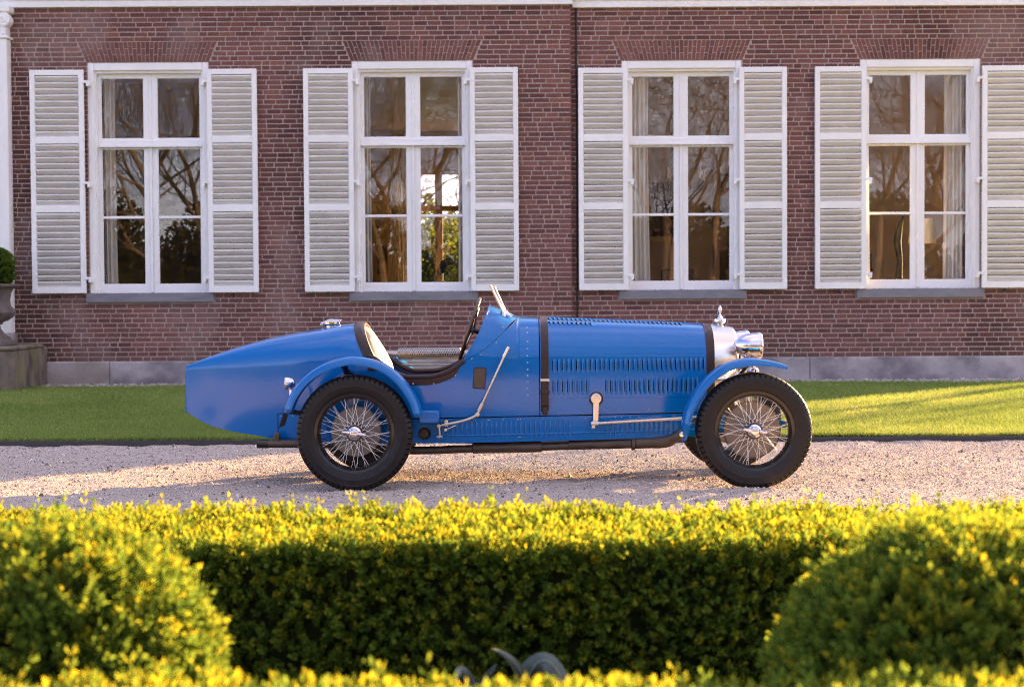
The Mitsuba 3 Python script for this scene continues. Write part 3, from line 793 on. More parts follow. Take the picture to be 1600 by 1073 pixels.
def ball(cx, cy, cz, rx, rz, n, label, seed, leaf=0.021, name='box_ball', cat_='topiary', parent=None, length=0.055, fresh=0.42, legs=True):
    r = np.random.default_rng(seed)
    t = parent or thing(name, label, cat_)
    d = unit(r.normal(size=(n, 3)))
    d = d[d[:, 2] > -0.75]
    nz = unit(d / np.array([rx, rx, rz]))
    rr_ = np.array([rx, rx, rz])
    S = d / (np.abs(d / rr_) ** 2.5).sum(1, keepdims=True) ** (1 / 2.5)
    P = np.array([cx, cy, cz]) + S * (0.93 + 0.05 * r.random(len(d)))[:, None]
    P += nz * lumps(P, 6.0, 0.06, seed)[:, None]
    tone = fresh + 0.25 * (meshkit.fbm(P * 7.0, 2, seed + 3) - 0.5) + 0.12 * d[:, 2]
    m, uv = sprigs(P, nz, r, length, 10, leaf, tone)
    obj('leaves', m, 'box_leaf', t, uv=uv, kind='stuff')
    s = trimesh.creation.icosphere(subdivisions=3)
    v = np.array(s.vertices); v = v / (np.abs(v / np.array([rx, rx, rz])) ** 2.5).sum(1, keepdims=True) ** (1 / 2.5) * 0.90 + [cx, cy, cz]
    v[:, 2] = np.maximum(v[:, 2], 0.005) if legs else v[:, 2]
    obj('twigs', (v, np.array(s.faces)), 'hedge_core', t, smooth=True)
    return t


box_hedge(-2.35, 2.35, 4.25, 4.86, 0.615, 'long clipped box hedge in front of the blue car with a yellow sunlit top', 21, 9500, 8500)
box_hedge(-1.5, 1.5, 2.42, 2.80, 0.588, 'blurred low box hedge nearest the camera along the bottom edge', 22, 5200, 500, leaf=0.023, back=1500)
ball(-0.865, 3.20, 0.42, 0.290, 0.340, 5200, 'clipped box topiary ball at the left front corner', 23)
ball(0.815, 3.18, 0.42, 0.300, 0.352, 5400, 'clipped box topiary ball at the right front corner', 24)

# grey green broad leaved plant in front of the hedge
t = thing('broad_leaf_plant', 'grey green plant with broad arching leaves between the two hedges', 'plant')


def leaf_path(path):
    from scipy.interpolate import CubicSpline
    q = np.asarray(path, float)
    d = np.r_[0, np.cumsum(np.linalg.norm(np.diff(q, axis=0), axis=1))]
    return CubicSpline(d, q)(np.linspace(0, d[-1], 30))


def broad_leaf(path, w, thick=0.0015, fold=0.22):
    p = leaf_path(path)
    u = np.linspace(0, 1, 30)
    wd = w * np.sin(np.pi * (0.05 + 0.93 * u ** 0.8)) ** 0.8
    tdir = unit(np.gradient(p, axis=0))
    side = unit(np.cross(tdir, np.array([0.15, -0.75, 0.6])))
    nrm = np.cross(tdir, side)
    cols = []
    for q in np.linspace(-1, 1, 9):
        cols.append(p + side * (wd * q)[:, None] + nrm * (wd * fold * abs(q) ** 1.5)[:, None])
    return grid(np.stack(cols, 1))


PX, PY = 0.03, 3.9
for path, w in (([(PX + 0.02, PY, 0.22), (PX - 0.01, PY, 0.36), (PX - 0.04, PY - 0.03, 0.415), (PX - 0.08, PY - 0.05, 0.44)], 0.016),
                ([(PX + 0.0, PY + 0.04, 0.20), (PX - 0.008, PY + 0.03, 0.30), (PX + 0.01, PY + 0.02, 0.375), (PX + 0.04, PY, 0.402), (PX + 0.072, PY - 0.02, 0.375), (PX + 0.098, PY - 0.05, 0.28)], 0.027),
                ([(PX - 0.08, PY, 0.22), (PX - 0.11, PY, 0.33), (PX - 0.085, PY - 0.02, 0.375), (PX - 0.07, PY - 0.03, 0.40)], 0.020),
                ([(PX - 0.06, PY, 0.22), (PX - 0.13, PY, 0.34), (PX - 0.15, PY - 0.02, 0.385), (PX - 0.16, PY - 0.05, 0.37)], 0.024),
                ([(PX + 0.06, PY, 0.22), (PX + 0.13, PY, 0.31), (PX + 0.155, PY - 0.02, 0.345), (PX + 0.16, PY - 0.05, 0.33)], 0.022),
                ([(PX - 0.02, PY - 0.03, 0.22), (PX - 0.03, PY - 0.05, 0.31), (PX + 0.02, PY - 0.07, 0.335), (PX + 0.07, PY - 0.09, 0.29)], 0.034),
                ([(PX - 0.12, PY - 0.02, 0.22), (PX - 0.2, PY - 0.02, 0.31), (PX - 0.22, PY - 0.05, 0.32), (PX - 0.23, PY - 0.07, 0.28)], 0.03)):
    k_ = obj('leaf', broad_leaf(path, w), 'grey_leaf', t, smooth=True)
    obj('midrib', tube(leaf_path(path) + [0, -0.0015, 0.0], np.linspace(0.003, 0.001, 30), 6), 'pale_rib', k_, smooth=True)

# urn with clipped ball on the stone block at the left
t = thing('stone_block', 'weathered stone block at the left below the urn', 'stone block')
obj('body', bevel_box(-7.3, -5.985, 20.75, 22.24, 0.0, 0.545, 0.015), 'old_stone', t)
obj('cap', bevel_box(-7.3, -5.97, 20.73, 22.045, 0.545, 0.585, 0.012), 'old_stone', t)
UX, UY, UZ = -6.46, 21.45, 0.585
t = thing('garden_urn', 'grey stone garden urn on the weathered block at the left edge', 'urn')
obj('foot', cat([bevel_box(UX - 0.25, UX + 0.25, UY - 0.25, UY + 0.25, UZ, UZ + 0.07, 0.01),
                 lathe([(0, UZ + 0.07), (0.235, UZ + 0.07), (0.225, UZ + 0.10), (0.16, UZ + 0.14), (0.115, UZ + 0.20), (0.10, UZ + 0.255), (0.135, UZ + 0.265), (0.135, UZ + 0.285), (0, UZ + 0.285)], 'z', (UX, UY, 0), 40)]), 'urn_stone', t, smooth=35)
g = np.arange(72) * 2 * np.pi / 72
prof = np.array([(0.0, 0.285), (0.13, 0.287), (0.20, 0.31), (0.262, 0.36), (0.285, 0.41), (0.268, 0.455), (0.235, 0.49), (0.225, 0.56), (0.24, 0.65), (0.272, 0.705), (0.33, 0.725), (0.345, 0.74), (0.345, 0.762), (0.30, 0.765), (0.26, 0.72), (0.0, 0.70)])
fl = np.array([0, 0, 0.4, 1, 1, 1, 0.2, 0, 0, 0, 0, 0, 0, 0, 0, 0])
P = np.zeros((len(prof), 72, 3))
for i, (rr, hh) in enumerate(prof):
    q = rr * (1 + 0.03 * fl[i] * np.abs(np.sin(g * 9)))
    P[i] = np.stack([UX + q * np.cos(g), UY + q * np.sin(g), UZ + hh + 0 * g], -1)
obj('bowl', grid(P, closed=True), 'urn_stone', t, smooth=35)
t = thing('box_ball', 'small clipped box ball growing in the stone urn', 'topiary')
ball(UX - 0.02, UY, UZ + 0.95, 0.255, 0.245, 1500, None, 31, leaf=0.03, parent=t, length=0.05, fresh=0.25, legs=False)

# ---------------------------------------------------------------- trees
def bare_tree(seed, h=14.0, r0=0.26, spread=1.0, depth=7):
    r = np.random.default_rng(seed)
    segs = []

    def grow(p, d, L, rad, lev):
        n = 4 if lev < 3 else 3
        pts, rs = [p], [rad]
        dd = d.copy()
        for k in range(n):
            dd = unit(dd + r.normal(0, 0.12 if lev else 0.05, 3) + np.array([0, 0, 0.03 if lev else 0.05]))
            p = p + dd * L / n
            pts.append(p); rs.append(max(rad * (1 - 0.40 * (k + 1) / n), 0.006))
        segs.append(tube(np.array(pts), np.array(rs), 7 if lev < 2 else (5 if lev < 3 else 3), cap=False))
        if lev >= depth: return
        kids = (4, 4, 3, 3, 3, 2, 2, 2)[lev]
        for k in range(kids):
            i = int(r.integers(1 if lev else 2, n + 1)) if k else n
            a = unit(np.cross(dd, r.normal(size=3)))
            ang = r.uniform(0.4, 1.05) * spread if k else r.uniform(0.1, 0.4)
            nd = unit(dd * math.cos(ang) + a * math.sin(ang))
            nd[2] = max(nd[2], -0.25)
            grow(pts[i], unit(nd), L * r.uniform(0.6, 0.82), rs[i] * (0.85 if k == 0 else r.uniform(0.38, 0.6)), lev + 1)

    grow(np.zeros(3), np.array([0, 0, 1.0]), h * 0.26, r0, 0)
    return cat(segs)


TREES = [mikit.ply(bare_tree(100 + i, h, r0, sp), 'bark', smooth=True) for i, (h, r0, sp) in enumerate([(15, 0.23, 1.0), (16, 0.20, 1.1), (13, 0.17, 0.9)])]


def plant_tree(kind, x, y, rz, s, label, group):
    t = thing('bare_tree', label, 'tree', group)
    obj('trunk', {**TREES[kind], 'to_world': T().translate([x, y, -0.08]).rotate([0, 0, 1], rz).scale([s, s, s])}, None, t)


for i, (k, x, y, s) in enumerate([(0, -12.0, -14, 0.85), (1, -13.6, -19, 0.9), (2, -11.0, -21, 1.0), (2, -3.9, -13, 0.85), (0, -2.6, -18, 0.9), (1, -5.2, -21, 0.9), (1, -6.8, -27, 1.0), (2, 5.0, -14, 0.8), (1, 7.2, -20, 0.9),
                                  (0, 6.0, -27, 1.0), (1, 12.7, -15, 0.8), (0, 15.6, -20, 0.9), (2, 17.5, -27, 1.0), (1, -17.5, -26, 1.0), (2, -22, -18, 1.0), (2, 23, -20, 1.0), (0, 1.2, -24, 0.95)]):
    plant_tree(k, x, y, 47 * i, s * 1.18, 'bare branched tree mirrored in the window panes', 'bare trees mirrored in the windows')


def bush(x, y, rx, rz, n, leaf, label, group, seed, name='shrub', mat='tree_leaf'):
    r = np.random.default_rng(seed)
    t = thing(name, label, 'shrub', group)
    d = unit(r.normal(size=(n, 3))); d[:, 2] = np.abs(d[:, 2])
    rad = r.uniform(0.75, 1.0, n)
    P = np.array([x, y, 0.0]) + d * np.array([rx, rx * 0.7, rz]) * rad[:, None]
    P += d * lumps(P, 1.0, 0.9, seed)[:, None] * min(rx, 1)
    ax = unit(d + r.normal(0, 0.7, (n, 3)))
    side = unit(np.cross(ax, r.normal(size=(n, 3))))
    sz = leaf * r.uniform(0.6, 1.3, n)
    v, f, u = leaf_mesh(P, ax, side, sz, sz * 0.6, np.clip(r.normal(0.4, 0.2, n), 0, 1), r)
    obj('leaves', (v, f), mat, t, uv=u, kind='stuff')
    s = trimesh.creation.icosphere(subdivisions=2)
    obj('twigs', (np.array(s.vertices) * np.array([rx, rx * 0.7, rz]) * 0.72 + [x, y, 0], np.array(s.faces)), 'hedge_core', t, smooth=True)


for i in range(11):
    bush(-30 + 6 * i + rng.uniform(-1, 1), -33 + rng.uniform(-3, 3), 4.4, rng.uniform(4.0, 6.5), 4500, 0.34, 'dark leafy shrub mirrored in the lower window panes', 'shrubs mirrored in the windows', 50 + i)
# the garden behind the house, seen through the through-room
for i, (x, y, rx, rz) in enumerate([(-3.6, 58, 2.6, 4.6), (-1.2, 62, 2.4, 3.6), (1.5, 60, 3.0, 4.0), (-6.5, 64, 3.0, 4.6), (-2.6, 66, 2.6, 4.4)]):
    bush(x, y, rx, rz, 3000, 0.25, 'yellow green shrub seen through the far window of the second window room', 'shrubs behind the house', 70 + i, mat='garden_leaf')
plant_tree(1, -4.2, 56, 20, 0.8, 'bare tree seen through the far window behind the second window', 'bare trees behind the house')
plant_tree(2, -0.6, 54, 80, 0.8, 'bare tree seen through the far window behind the second window', 'bare trees behind the house')
# a tree beyond the right end of the house throws the long stripes of shade over the lawn
plant_tree(0, 15.9, 30.6, 140, 0.9, 'bare tree standing beyond the right end of the house', None)

# ---------------------------------------------------------------- the car (x along it, nose to +x; yc is its centre plane)
YC = 11.39
CAR = thing('racing_car', 'blue open vintage racing car with wire wheels parked on the gravel drive', 'car')
w_of = spline([-2.15, -2.05, -1.9, -1.6, -1.3, -1.0, -0.7, -0.3, 0.0, 0.2, 0.7, 1.3], [0.012, 0.055, 0.125, 0.24, 0.33, 0.39, 0.412, 0.412, 0.40, 0.388, 0.355, 0.295])
t_of = spline([-2.15, -1.942, -1.688, -1.477, -1.265, -1.041, -0.9, -0.146, -0.104, -0.041, 0.0, 0.06, 0.212, 0.634, 1.056, 1.3], [0.752, 0.832, 0.908, 0.957, 0.993, 1.024, 1.02, 1.139, 1.127, 1.094, 1.076, 1.064, 1.057, 1.038, 1.018, 1.002])
b_of = spline([-2.15, -2.118, -1.957, -1.666, -1.409, -1.0, -0.6, 0.0, 1.02, 1.3], [0.455, 0.432, 0.358, 0.307, 0.276, 0.266, 0.265, 0.270, 0.288, 0.293])
s_of = spline([-2.15, -1.6, -1.0, -0.3, 0.2, 1.3], [0.725, 0.755, 0.795, 0.80, 0.80, 0.79])


def sec(x, v, off=0.0, nexp=2.15):
    """point of the hull: v in [-1, 1], 0 = top centre, negative = near side; |v| = 1 bottom edge, 0.5 shoulder"""
    x, v = np.broadcast_arrays(np.asarray(x, float), np.asarray(v, float))
    w, t, b, s = w_of(x), t_of(x), b_of(x), s_of(x)
    a = np.abs(v)
    q = np.clip((1 - a) / 0.5, 0, 1)            # 0 bottom .. 1 shoulder
    ang = np.clip((0.5 - a) / 0.5, 0, 1) * np.pi / 2
    tuck = 1 - 0.10 * (1 - q) ** 2
    yy = np.where(a > 0.5, w * tuck, w * np.cos(ang) ** (2 / nexp))
    zz = np.where(a > 0.5, b + (s - b) * q, s + (t - s) * np.sin(ang) ** (2 / nexp))
    # push outwards along the section's normal, roughly
    ny = np.where(a > 0.5, 1.0, np.cos(ang)); nz = np.where(a > 0.5, 0.0, np.sin(ang))
    sg = np.where(v > 0, 1.0, -1.0)
    return np.stack([x, YC + sg * (yy + off * ny), zz + off * nz], -1)


def v_at(x, z):
    """near-side |v| at which the hull at x has height z"""
    vs = np.linspace(1, 0, 400)
    zz = sec(np.full(400, x), vs)[:, 2]
    return float(np.interp(z, zz, vs))


def hull_patch(x0, x1, v0, v1, nx, nv, off=0.0):
    """x0/x1/v0/v1: numbers or functions (x of v, v of x)"""
    if callable(v0) or callable(v1):
        X = np.linspace(x0, x1, nx)
        a = np.array([v0(x) if callable(v0) else v0 for x in X]); b = np.array([v1(x) if callable(v1) else v1 for x in X])
        V = a[:, None] + (b - a)[:, None] * np.linspace(0, 1, nv)[None]
        return grid(sec(X[:, None] + 0 * V, V, off))
    V = np.linspace(v0, v1, nv)
    a = np.array([x0(v) if callable(x0) else x0 for v in V]); b = np.array([x1(v) if callable(x1) else x1 for v in V])
    s = np.linspace(0, 1, nx)[:, None]
    return grid(sec(a + (b - a) * s, V[None] + 0 * s, off))


def tail_front(v):
    """the slanted front edge of the tail"""
    x = -1.0
    for _ in range(6):
        z = float(sec(x, abs(v))[2])
        x = -1.030 + 0.11 * np.clip((1.02 - z) / 0.25, 0, 1.0) ** 1.2
    return x


PANEL_Z = spline([-1.0, -0.6, 0.0, 1.02, 1.3], [0.425, 0.428, 0.436, 0.447, 0.45])
rim_z = spline([-0.93, -0.88, -0.819, -0.737, -0.656, -0.533, -0.41, -0.307], [0.83, 0.81, 0.768, 0.715, 0.690, 0.691, 0.723, 0.792])
join_z = spline([-0.307, -0.18, -0.06, 0.05], [0.792, 0.862, 0.965, 1.062])
# tail
obj('tail', cat([hull_patch(-2.15, tail_front, -1, 1, 90, 81), hull_patch(-0.935, -0.90, -1, -0.56, 4, 20), hull_patch(-0.935, -0.90, 0.56, 1, 4, 20)]), 'blue_paint', CAR, smooth=40)
xb = np.linspace(-2.15, 1.3, 80)
P = np.stack([sec(xb, -1.0), sec(xb, 1.0)], 1) + [0, 0, 0.004]
obj('floor', grid(P), 'dark_metal', CAR)
obj('tail_end', tube(np.stack([np.full(9, -2.146), np.full(9, YC), np.linspace(0.447, 0.748, 9)], -1), 0.013, 8), 'blue_paint', CAR, smooth=True)
# access panel on the tail with its screws
vp = lambda z: (lambda x: -v_at(x, z))
obj('access_panel', hull_patch(-1.512, -1.19, vp(0.45), vp(0.295), 12, 8, 0.0025), 'blue_paint', CAR, smooth=True)
scene_gap = hull_patch(-1.517, -1.19, vp(0.455), vp(0.292), 12, 8, 0.0012)
obj('panel_gap', scene_gap, 'black_void', CAR)


def stud(x, z, r=0.0055, h=0.004, parent=None, mat='steel_rod', off=0.0):
    v = v_at(x, z)
    p = sec(x, -v, off)
    n = np.array([0, -1.0, 0]) if v > 0.5 else unit(np.array([0, -(math.cos((0.5 - v) * math.pi)), math.sin((0.5 - v) * math.pi)]))
    m = lathe([(0, h), (r * 0.7, h * 0.8), (r, 0.0), (r, -0.004)], 'z', (0, 0, 0), 8)
    a = np.array([1.0, 0, 0]); b = np.cross(n, a)
    M = np.eye(4); M[:3, 0], M[:3, 1], M[:3, 2], M[:3, 3] = a, b, n, p
    return xf(m, M)


sc = lambda lst, **k: cat([stud(x, z, **k) for x, z in lst])
obj('screws', sc([(-1.495, 0.437), (-1.415, 0.438), (-1.495, 0.375)], off=0.003), 'steel_rod', CAR, kind='stuff')
# body sides round the cockpit, scuttle
lim = lambda x: v_at(x, float(rim_z(x)) if x < -0.307 else float(join_z(x)))
pz = lambda x: v_at(x, float(PANEL_Z(x)))
X1 = np.unique(np.r_[np.linspace(-0.93, -0.307, 32), np.linspace(-0.307, 0.05, 20)])


def side(sgn):
    rows = []
    for x in X1:
        a, b = pz(x), lim(x)
        rows.append(sec(x, sgn * np.linspace(a, b, 24)))
    return grid(np.array(rows))


def side_panel(sgn, off=0.0):
    return side(sgn)


obj('cockpit_side', cat([side(-1)]), 'blue_paint', CAR, smooth=40)
obj('cockpit_side', side(1), 'blue_paint', CAR, smooth=40)
obj('scuttle', hull_patch(0.05, 0.172, lambda x: -pz(x), lambda x: pz(x), 8, 81), 'blue_paint', CAR, smooth=40)


def inner(m, d=0.012):
    v = m[0].copy(); v[:, 1] = YC + (v[:, 1] - YC) * (1 - d / 0.4)
    return v, m[1]


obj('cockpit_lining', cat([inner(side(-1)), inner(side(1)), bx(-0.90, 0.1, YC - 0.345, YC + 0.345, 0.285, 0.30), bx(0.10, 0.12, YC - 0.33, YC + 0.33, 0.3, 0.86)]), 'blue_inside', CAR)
# cowl: the raised fairing between its rear edge and the joint
edge_x = spline([0.70, 0.792, 0.86, 0.951, 1.046, 1.12, 1.145], [-0.345, -0.307, -0.268, -0.214, -0.176, -0.15, -0.142])
join_x = spline([0.792, 0.862, 0.965, 1.03, 1.064], [-0.300, -0.18, -0.06, 0.0, 0.054])


def cowl_row(s, V):
    pts = []
    for v in V:
        x = -0.2
        for _ in range(25):
            z = float(sec(x, abs(v))[2])
            xe, xj = float(edge_x(z)), float(join_x(z))
            x = 0.5 * x + 0.5 * (xe + (xj - xe) * s)
        pts.append((x, v))
    pts = np.array(pts)
    return sec(pts[:, 0], pts[:, 1])


vj = v_at(-0.304, 0.795)
Vc = np.linspace(-vj, vj, 71)
cw = np.array([cowl_row(s, Vc) for s in np.linspace(0, 1, 14)])
obj('cowl', cat([grid(cw), inner(grid(cw), 0.008)]), 'blue_paint', CAR, smooth=40)
obj('cowl_edge', tube(cw[0], 0.006, 8), 'blue_paint', CAR, smooth=True)
obj('cowl_joint', cat([tube(sec(*np.array([(x, -lim(x)) for x in np.linspace(-0.3, 0.05, 24)]).T, 0.0), 0.0015, 5)]), 'blue_inside', CAR)
obj('rivets', sc([(-0.256, 0.805), (-0.196, 0.828), (-0.10, 0.905), (-0.06, 1.0)], h=0.006), 'steel_rod', CAR, kind='stuff')
obj('rivet_row', sc([(0.098, z) for z in np.r_[0.995, 0.965, 0.91, 0.867, 0.82, 0.777, 0.733, 0.695, 0.653, 0.612, 0.57]], r=0.0062, h=0.005), 'rivet_metal', CAR, kind='stuff')
# bonnet
BN = obj('bonnet', hull_patch(0.178, 1.292, lambda x: -pz(x), lambda x: pz(x), 60, 101), 'blue_paint', CAR, smooth=40)
obj('bonnet_hinge', tube(np.stack([np.linspace(0.18, 1.29, 30), np.full(30, YC), t_of(np.linspace(0.18, 1.29, 30)) + 0.001], -1), 0.006, 8), 'blue_paint', CAR, smooth=True)
obj('inner_core', cat([hull_patch(0.06, 1.29, -0.98, 0.98, 30, 41, -0.012), bx(1.275, 1.285, YC - 0.24, YC + 0.24, 0.3, 0.84)]), 'black_void', CAR)
obj('bonnet_ledge', hull_patch(0.19, 1.24, vp(0.552), vp(0.546), 30, 3, 0.004), 'blue_paint', CAR, smooth=True)


def louvre(x, z0, z1, w=0.015, h=0.0075, sgn=-1):
    """pressed louvre: an open rear edge to the left, a rounded back falling to the panel on the right"""
    n, k = 7, 4
    zs = np.linspace(z0, z1, n)
    e = np.sqrt(np.clip(np.sin(np.pi * np.linspace(0.02, 0.98, n)), 0, 1)) ** 0.8
    P = np.zeros((n, k, 3))
    for i in range(n):
        for j in range(k):
            u = j / (k - 1)
            xx = x + w * u
            v = v_at(xx, zs[i])
            P[i, j] = sec(xx, -v, h * e[i] * (1 - u ** 1.6) - 0.0004 * (u == 1))
    return grid(P), P


slots = []


def louvre_row(xs, z0, z1, parent, off=0.0, **k):
    for x in xs:
        m, P = louvre(x, z0 + off * (x - xs[0]), z1 + off * (x - xs[0]), **k)
        obj('louvre', m, 'blue_paint', parent, smooth=True)
        a = P[:, 0] + [0.0012, 0, 0]
        b = np.array([sec(q[0] + 0.0012, -v_at(q[0], q[2]), 0.0004) for q in P[:, 0]])
        slots.append(grid(np.stack([a, b], 1)))
        c = np.array([sec(q[0] - 0.0055, -v_at(q[0], q[2]), 0.0007) for q in P[1:-1, 0]]); d = np.array([sec(q[0] + 0.003, -v_at(q[0], q[2]), 0.0007) for q in P[1:-1, 0]])
        slots.append(grid(np.stack([c, d], 1)))


louvre_row(np.linspace(0.262, 1.232, 33), 0.712, 0.800, BN)
louvre_row(np.linspace(0.262, 0.478, 8), 0.570, 0.676, BN)
louvre_row(np.linspace(0.60, 1.182, 20), 0.570, 0.676, BN)
obj('louvre_slots', cat(slots), 'black_void', BN, kind='stuff'); slots = []
# louvres of the bonnet top, two rows each side of the hinge
tops, toplo = [], []
for x in np.linspace(0.245, 1.10, 30):
    for va, vb in ((-0.045, -0.105), (-0.125, -0.185), (0.045, 0.105), (0.125, 0.185)):
        if abs(va) > 0.1 and not (x < 0.52): continue
        V = np.linspace(va, vb, 6)
        e = np.sqrt(np.sin(np.pi * np.linspace(0.03, 0.97, 6)))
        P = np.array([[sec(x + 0.017 * u, v, 0.013 * e[i] * (1 - u ** 1.6)) for u in (0, 0.33, 0.66, 1)] for i, v in enumerate(V)])
        obj('louvre', grid(P), 'blue_paint', BN, smooth=True)
        q = np.array([[sec(x + 0.001, v, 0.0008), sec(x - 0.009, v, 0.001)] for v in V[1:-1]]); toplo.append(grid(q))
        q2 = np.array([[sec(x + 0.001, v, 0.0004), P[i, 0] + [0.001, 0, 0]] for i, v in enumerate(V)]); toplo.append(grid(q2))
obj('top_louvre_slots', cat(toplo), 'black_void', BN, kind='stuff')
# undertray
UT = obj('undertray', cat([hull_patch(-0.93, 1.292, lambda x: -1.0, lambda x: -v_at(x, float(PANEL_Z(x)) - 0.007), 60, 10, 0.002), hull_patch(-0.93, 1.292, lambda x: v_at(x, float(PANEL_Z(x)) - 0.007), lambda x: 1.0, 60, 10, 0.002)]), 'blue_paint', CAR, smooth=40)
for sx, xs, z0, z1, o in ((0, np.linspace(-0.452, 0.362, 27), 0.293, 0.402, 0.004), (1, np.linspace(0.595, 1.03, 15), 0.305, 0.408, 0.008)):
    louvre_row(xs, z0, z1, UT, o, w=0.014, h=0.009)
obj('louvre_slots', cat(slots), 'black_void', UT, kind='stuff')
obj('screws', sc([(x, float(PANEL_Z(x)) - 0.022) for x in (-0.53, -0.45, -0.33, -0.29, -0.235, -0.155, -0.145, -0.06, 0.035, 0.05, 0.192, 0.47, 0.66, 0.70, 0.755, 0.81)] + [(-0.548, 0.447), (-0.475, 0.445), (0.04, 0.30), (0.052, 0.30), (0.876, 0.47)], r=0.0045, h=0.005), 'steel_rod', CAR, kind='stuff')
obj('sill_bead', tube(sec(np.linspace(-0.62, 1.29, 40), -0.955, 0.002), 0.006, 8), 'blue_paint', CAR, smooth=True)
obj('panel_joint', cat([grid(np.stack([sec(X_, -np.array([v_at(x, float(PANEL_Z(x)) + 0.000) for x in X_]), 0.0022), sec(X_, -np.array([v_at(x, float(PANEL_Z(x)) - 0.006) for x in X_]), 0.0022)], 1)) for X_ in [np.linspace(-0.92, 1.29, 50)]]), 'black_void', CAR)
# leather straps
def strap(x0, x1, zb, label):
    k = obj('bonnet_strap', hull_patch(x0, x1, lambda x: -v_at(x, zb), lambda x: v_at(x, zb), 3, 121, 0.0055), 'leather', CAR, smooth=40)
    e = [tube(sec(np.full(121, x), np.linspace(-v_at(x, zb), v_at(x, zb), 121), 0.003), 0.0032, 6) for x in (x0, x1)]
    obj('strap_edge', cat(e), 'leather', k)
    return k


s1 = strap(0.186, 0.230, 0.465, None)
p0 = sec(0.208, -v_at(0.208, 0.665), 0)
obj('buckle', cat([bevel_box(0.178, 0.238, p0[1] - 0.016, p0[1] - 0.002, 0.655, 0.675, 0.003)]), 'steel_rod', s1)
obj('strap_tongue', cat([bevel_box(0.186, 0.232, p0[1] - 0.017, p0[1] - 0.005, 0.50, 0.654, 0.004), bevel_box(0.180, 0.238, p0[1] - 0.021, p0[1] - 0.006, 0.575, 0.60, 0.004), bevel_box(0.192, 0.225, p0[1] - 0.012, p0[1] - 0.002, 0.445, 0.50, 0.004)]), 'leather', s1)
strap(1.252, 1.300, 0.50, None)
# radiator
xr = np.linspace(1.302, 1.452, 10)
V = np.linspace(-0.86, 0.86, 81)
rows = []
for i, x in enumerate(xr):
    p = sec(np.full(81, 1.29), V, 0.006)
    k = (x - 1.302) / 0.15
    c = np.array([0, YC, 0.66])
    sy = 1 - 0.10 * k - 0.03 * k * k; sz = 1 - 0.055 * k
    q = p.copy(); q[:, 1] = YC + (p[:, 1] - YC) * sy; q[:, 2] = 0.66 + (p[:, 2] - 0.66) * sz
    # horseshoe: waist drawn in low down
    wz = np.clip((0.80 - q[:, 2]) / 0.4, 0, 1)
    q[:, 1] = YC + (q[:, 1] - YC) * (1 - 0.20 * wz * k - 0.06 * wz)
    q[:, 0] = x
    rows.append(q)
rows = np.array(rows)
fr = rows[-1]
lip = fr.copy(); lip[:, 1] = YC + (fr[:, 1] - YC) * 0.93; lip[:, 2] = 0.66 + (fr[:, 2] - 0.66) * 0.945; lip[:, 0] = 1.462
lip2 = lip.copy(); lip2[:, 1] = YC + (fr[:, 1] - YC) * 0.88; lip2[:, 2] = 0.66 + (fr[:, 2] - 0.66) * 0.90; lip2[:, 0] = 1.452
RD = obj('radiator', grid(np.concatenate([rows, lip[None], lip2[None]])), 'nickel', CAR, smooth=35)
core = lip2.copy(); core[:, 0] = 1.448
cen = np.array([1.448, YC, 0.66])
obj('grille', (np.vstack([core, cen[None]]), np.array([[i, i + 1, 81] for i in range(80)] + [[80, 0, 81]])), 'black_enamel', RD)
obj('cap', lathe([(0, 1.045), (0.036, 1.044), (0.040, 1.038), (0.040, 1.024), (0.030, 1.014), (0.022, 1.010), (0.022, 0.985)], 'z', (1.372, YC, 0.0), 32), 'chrome', RD, smooth=35)
obj('mascot', lathe([(0, 1.130), (0.006, 1.127), (0.011, 1.110), (0.012, 1.092), (0.008, 1.078), (0.006, 1.070), (0.011, 1.062), (0.012, 1.056), (0.017, 1.05), (0.018, 1.043), (0, 1.043)], 'z', (1.372, YC, 0.0), 20), 'chrome', RD, smooth=50)
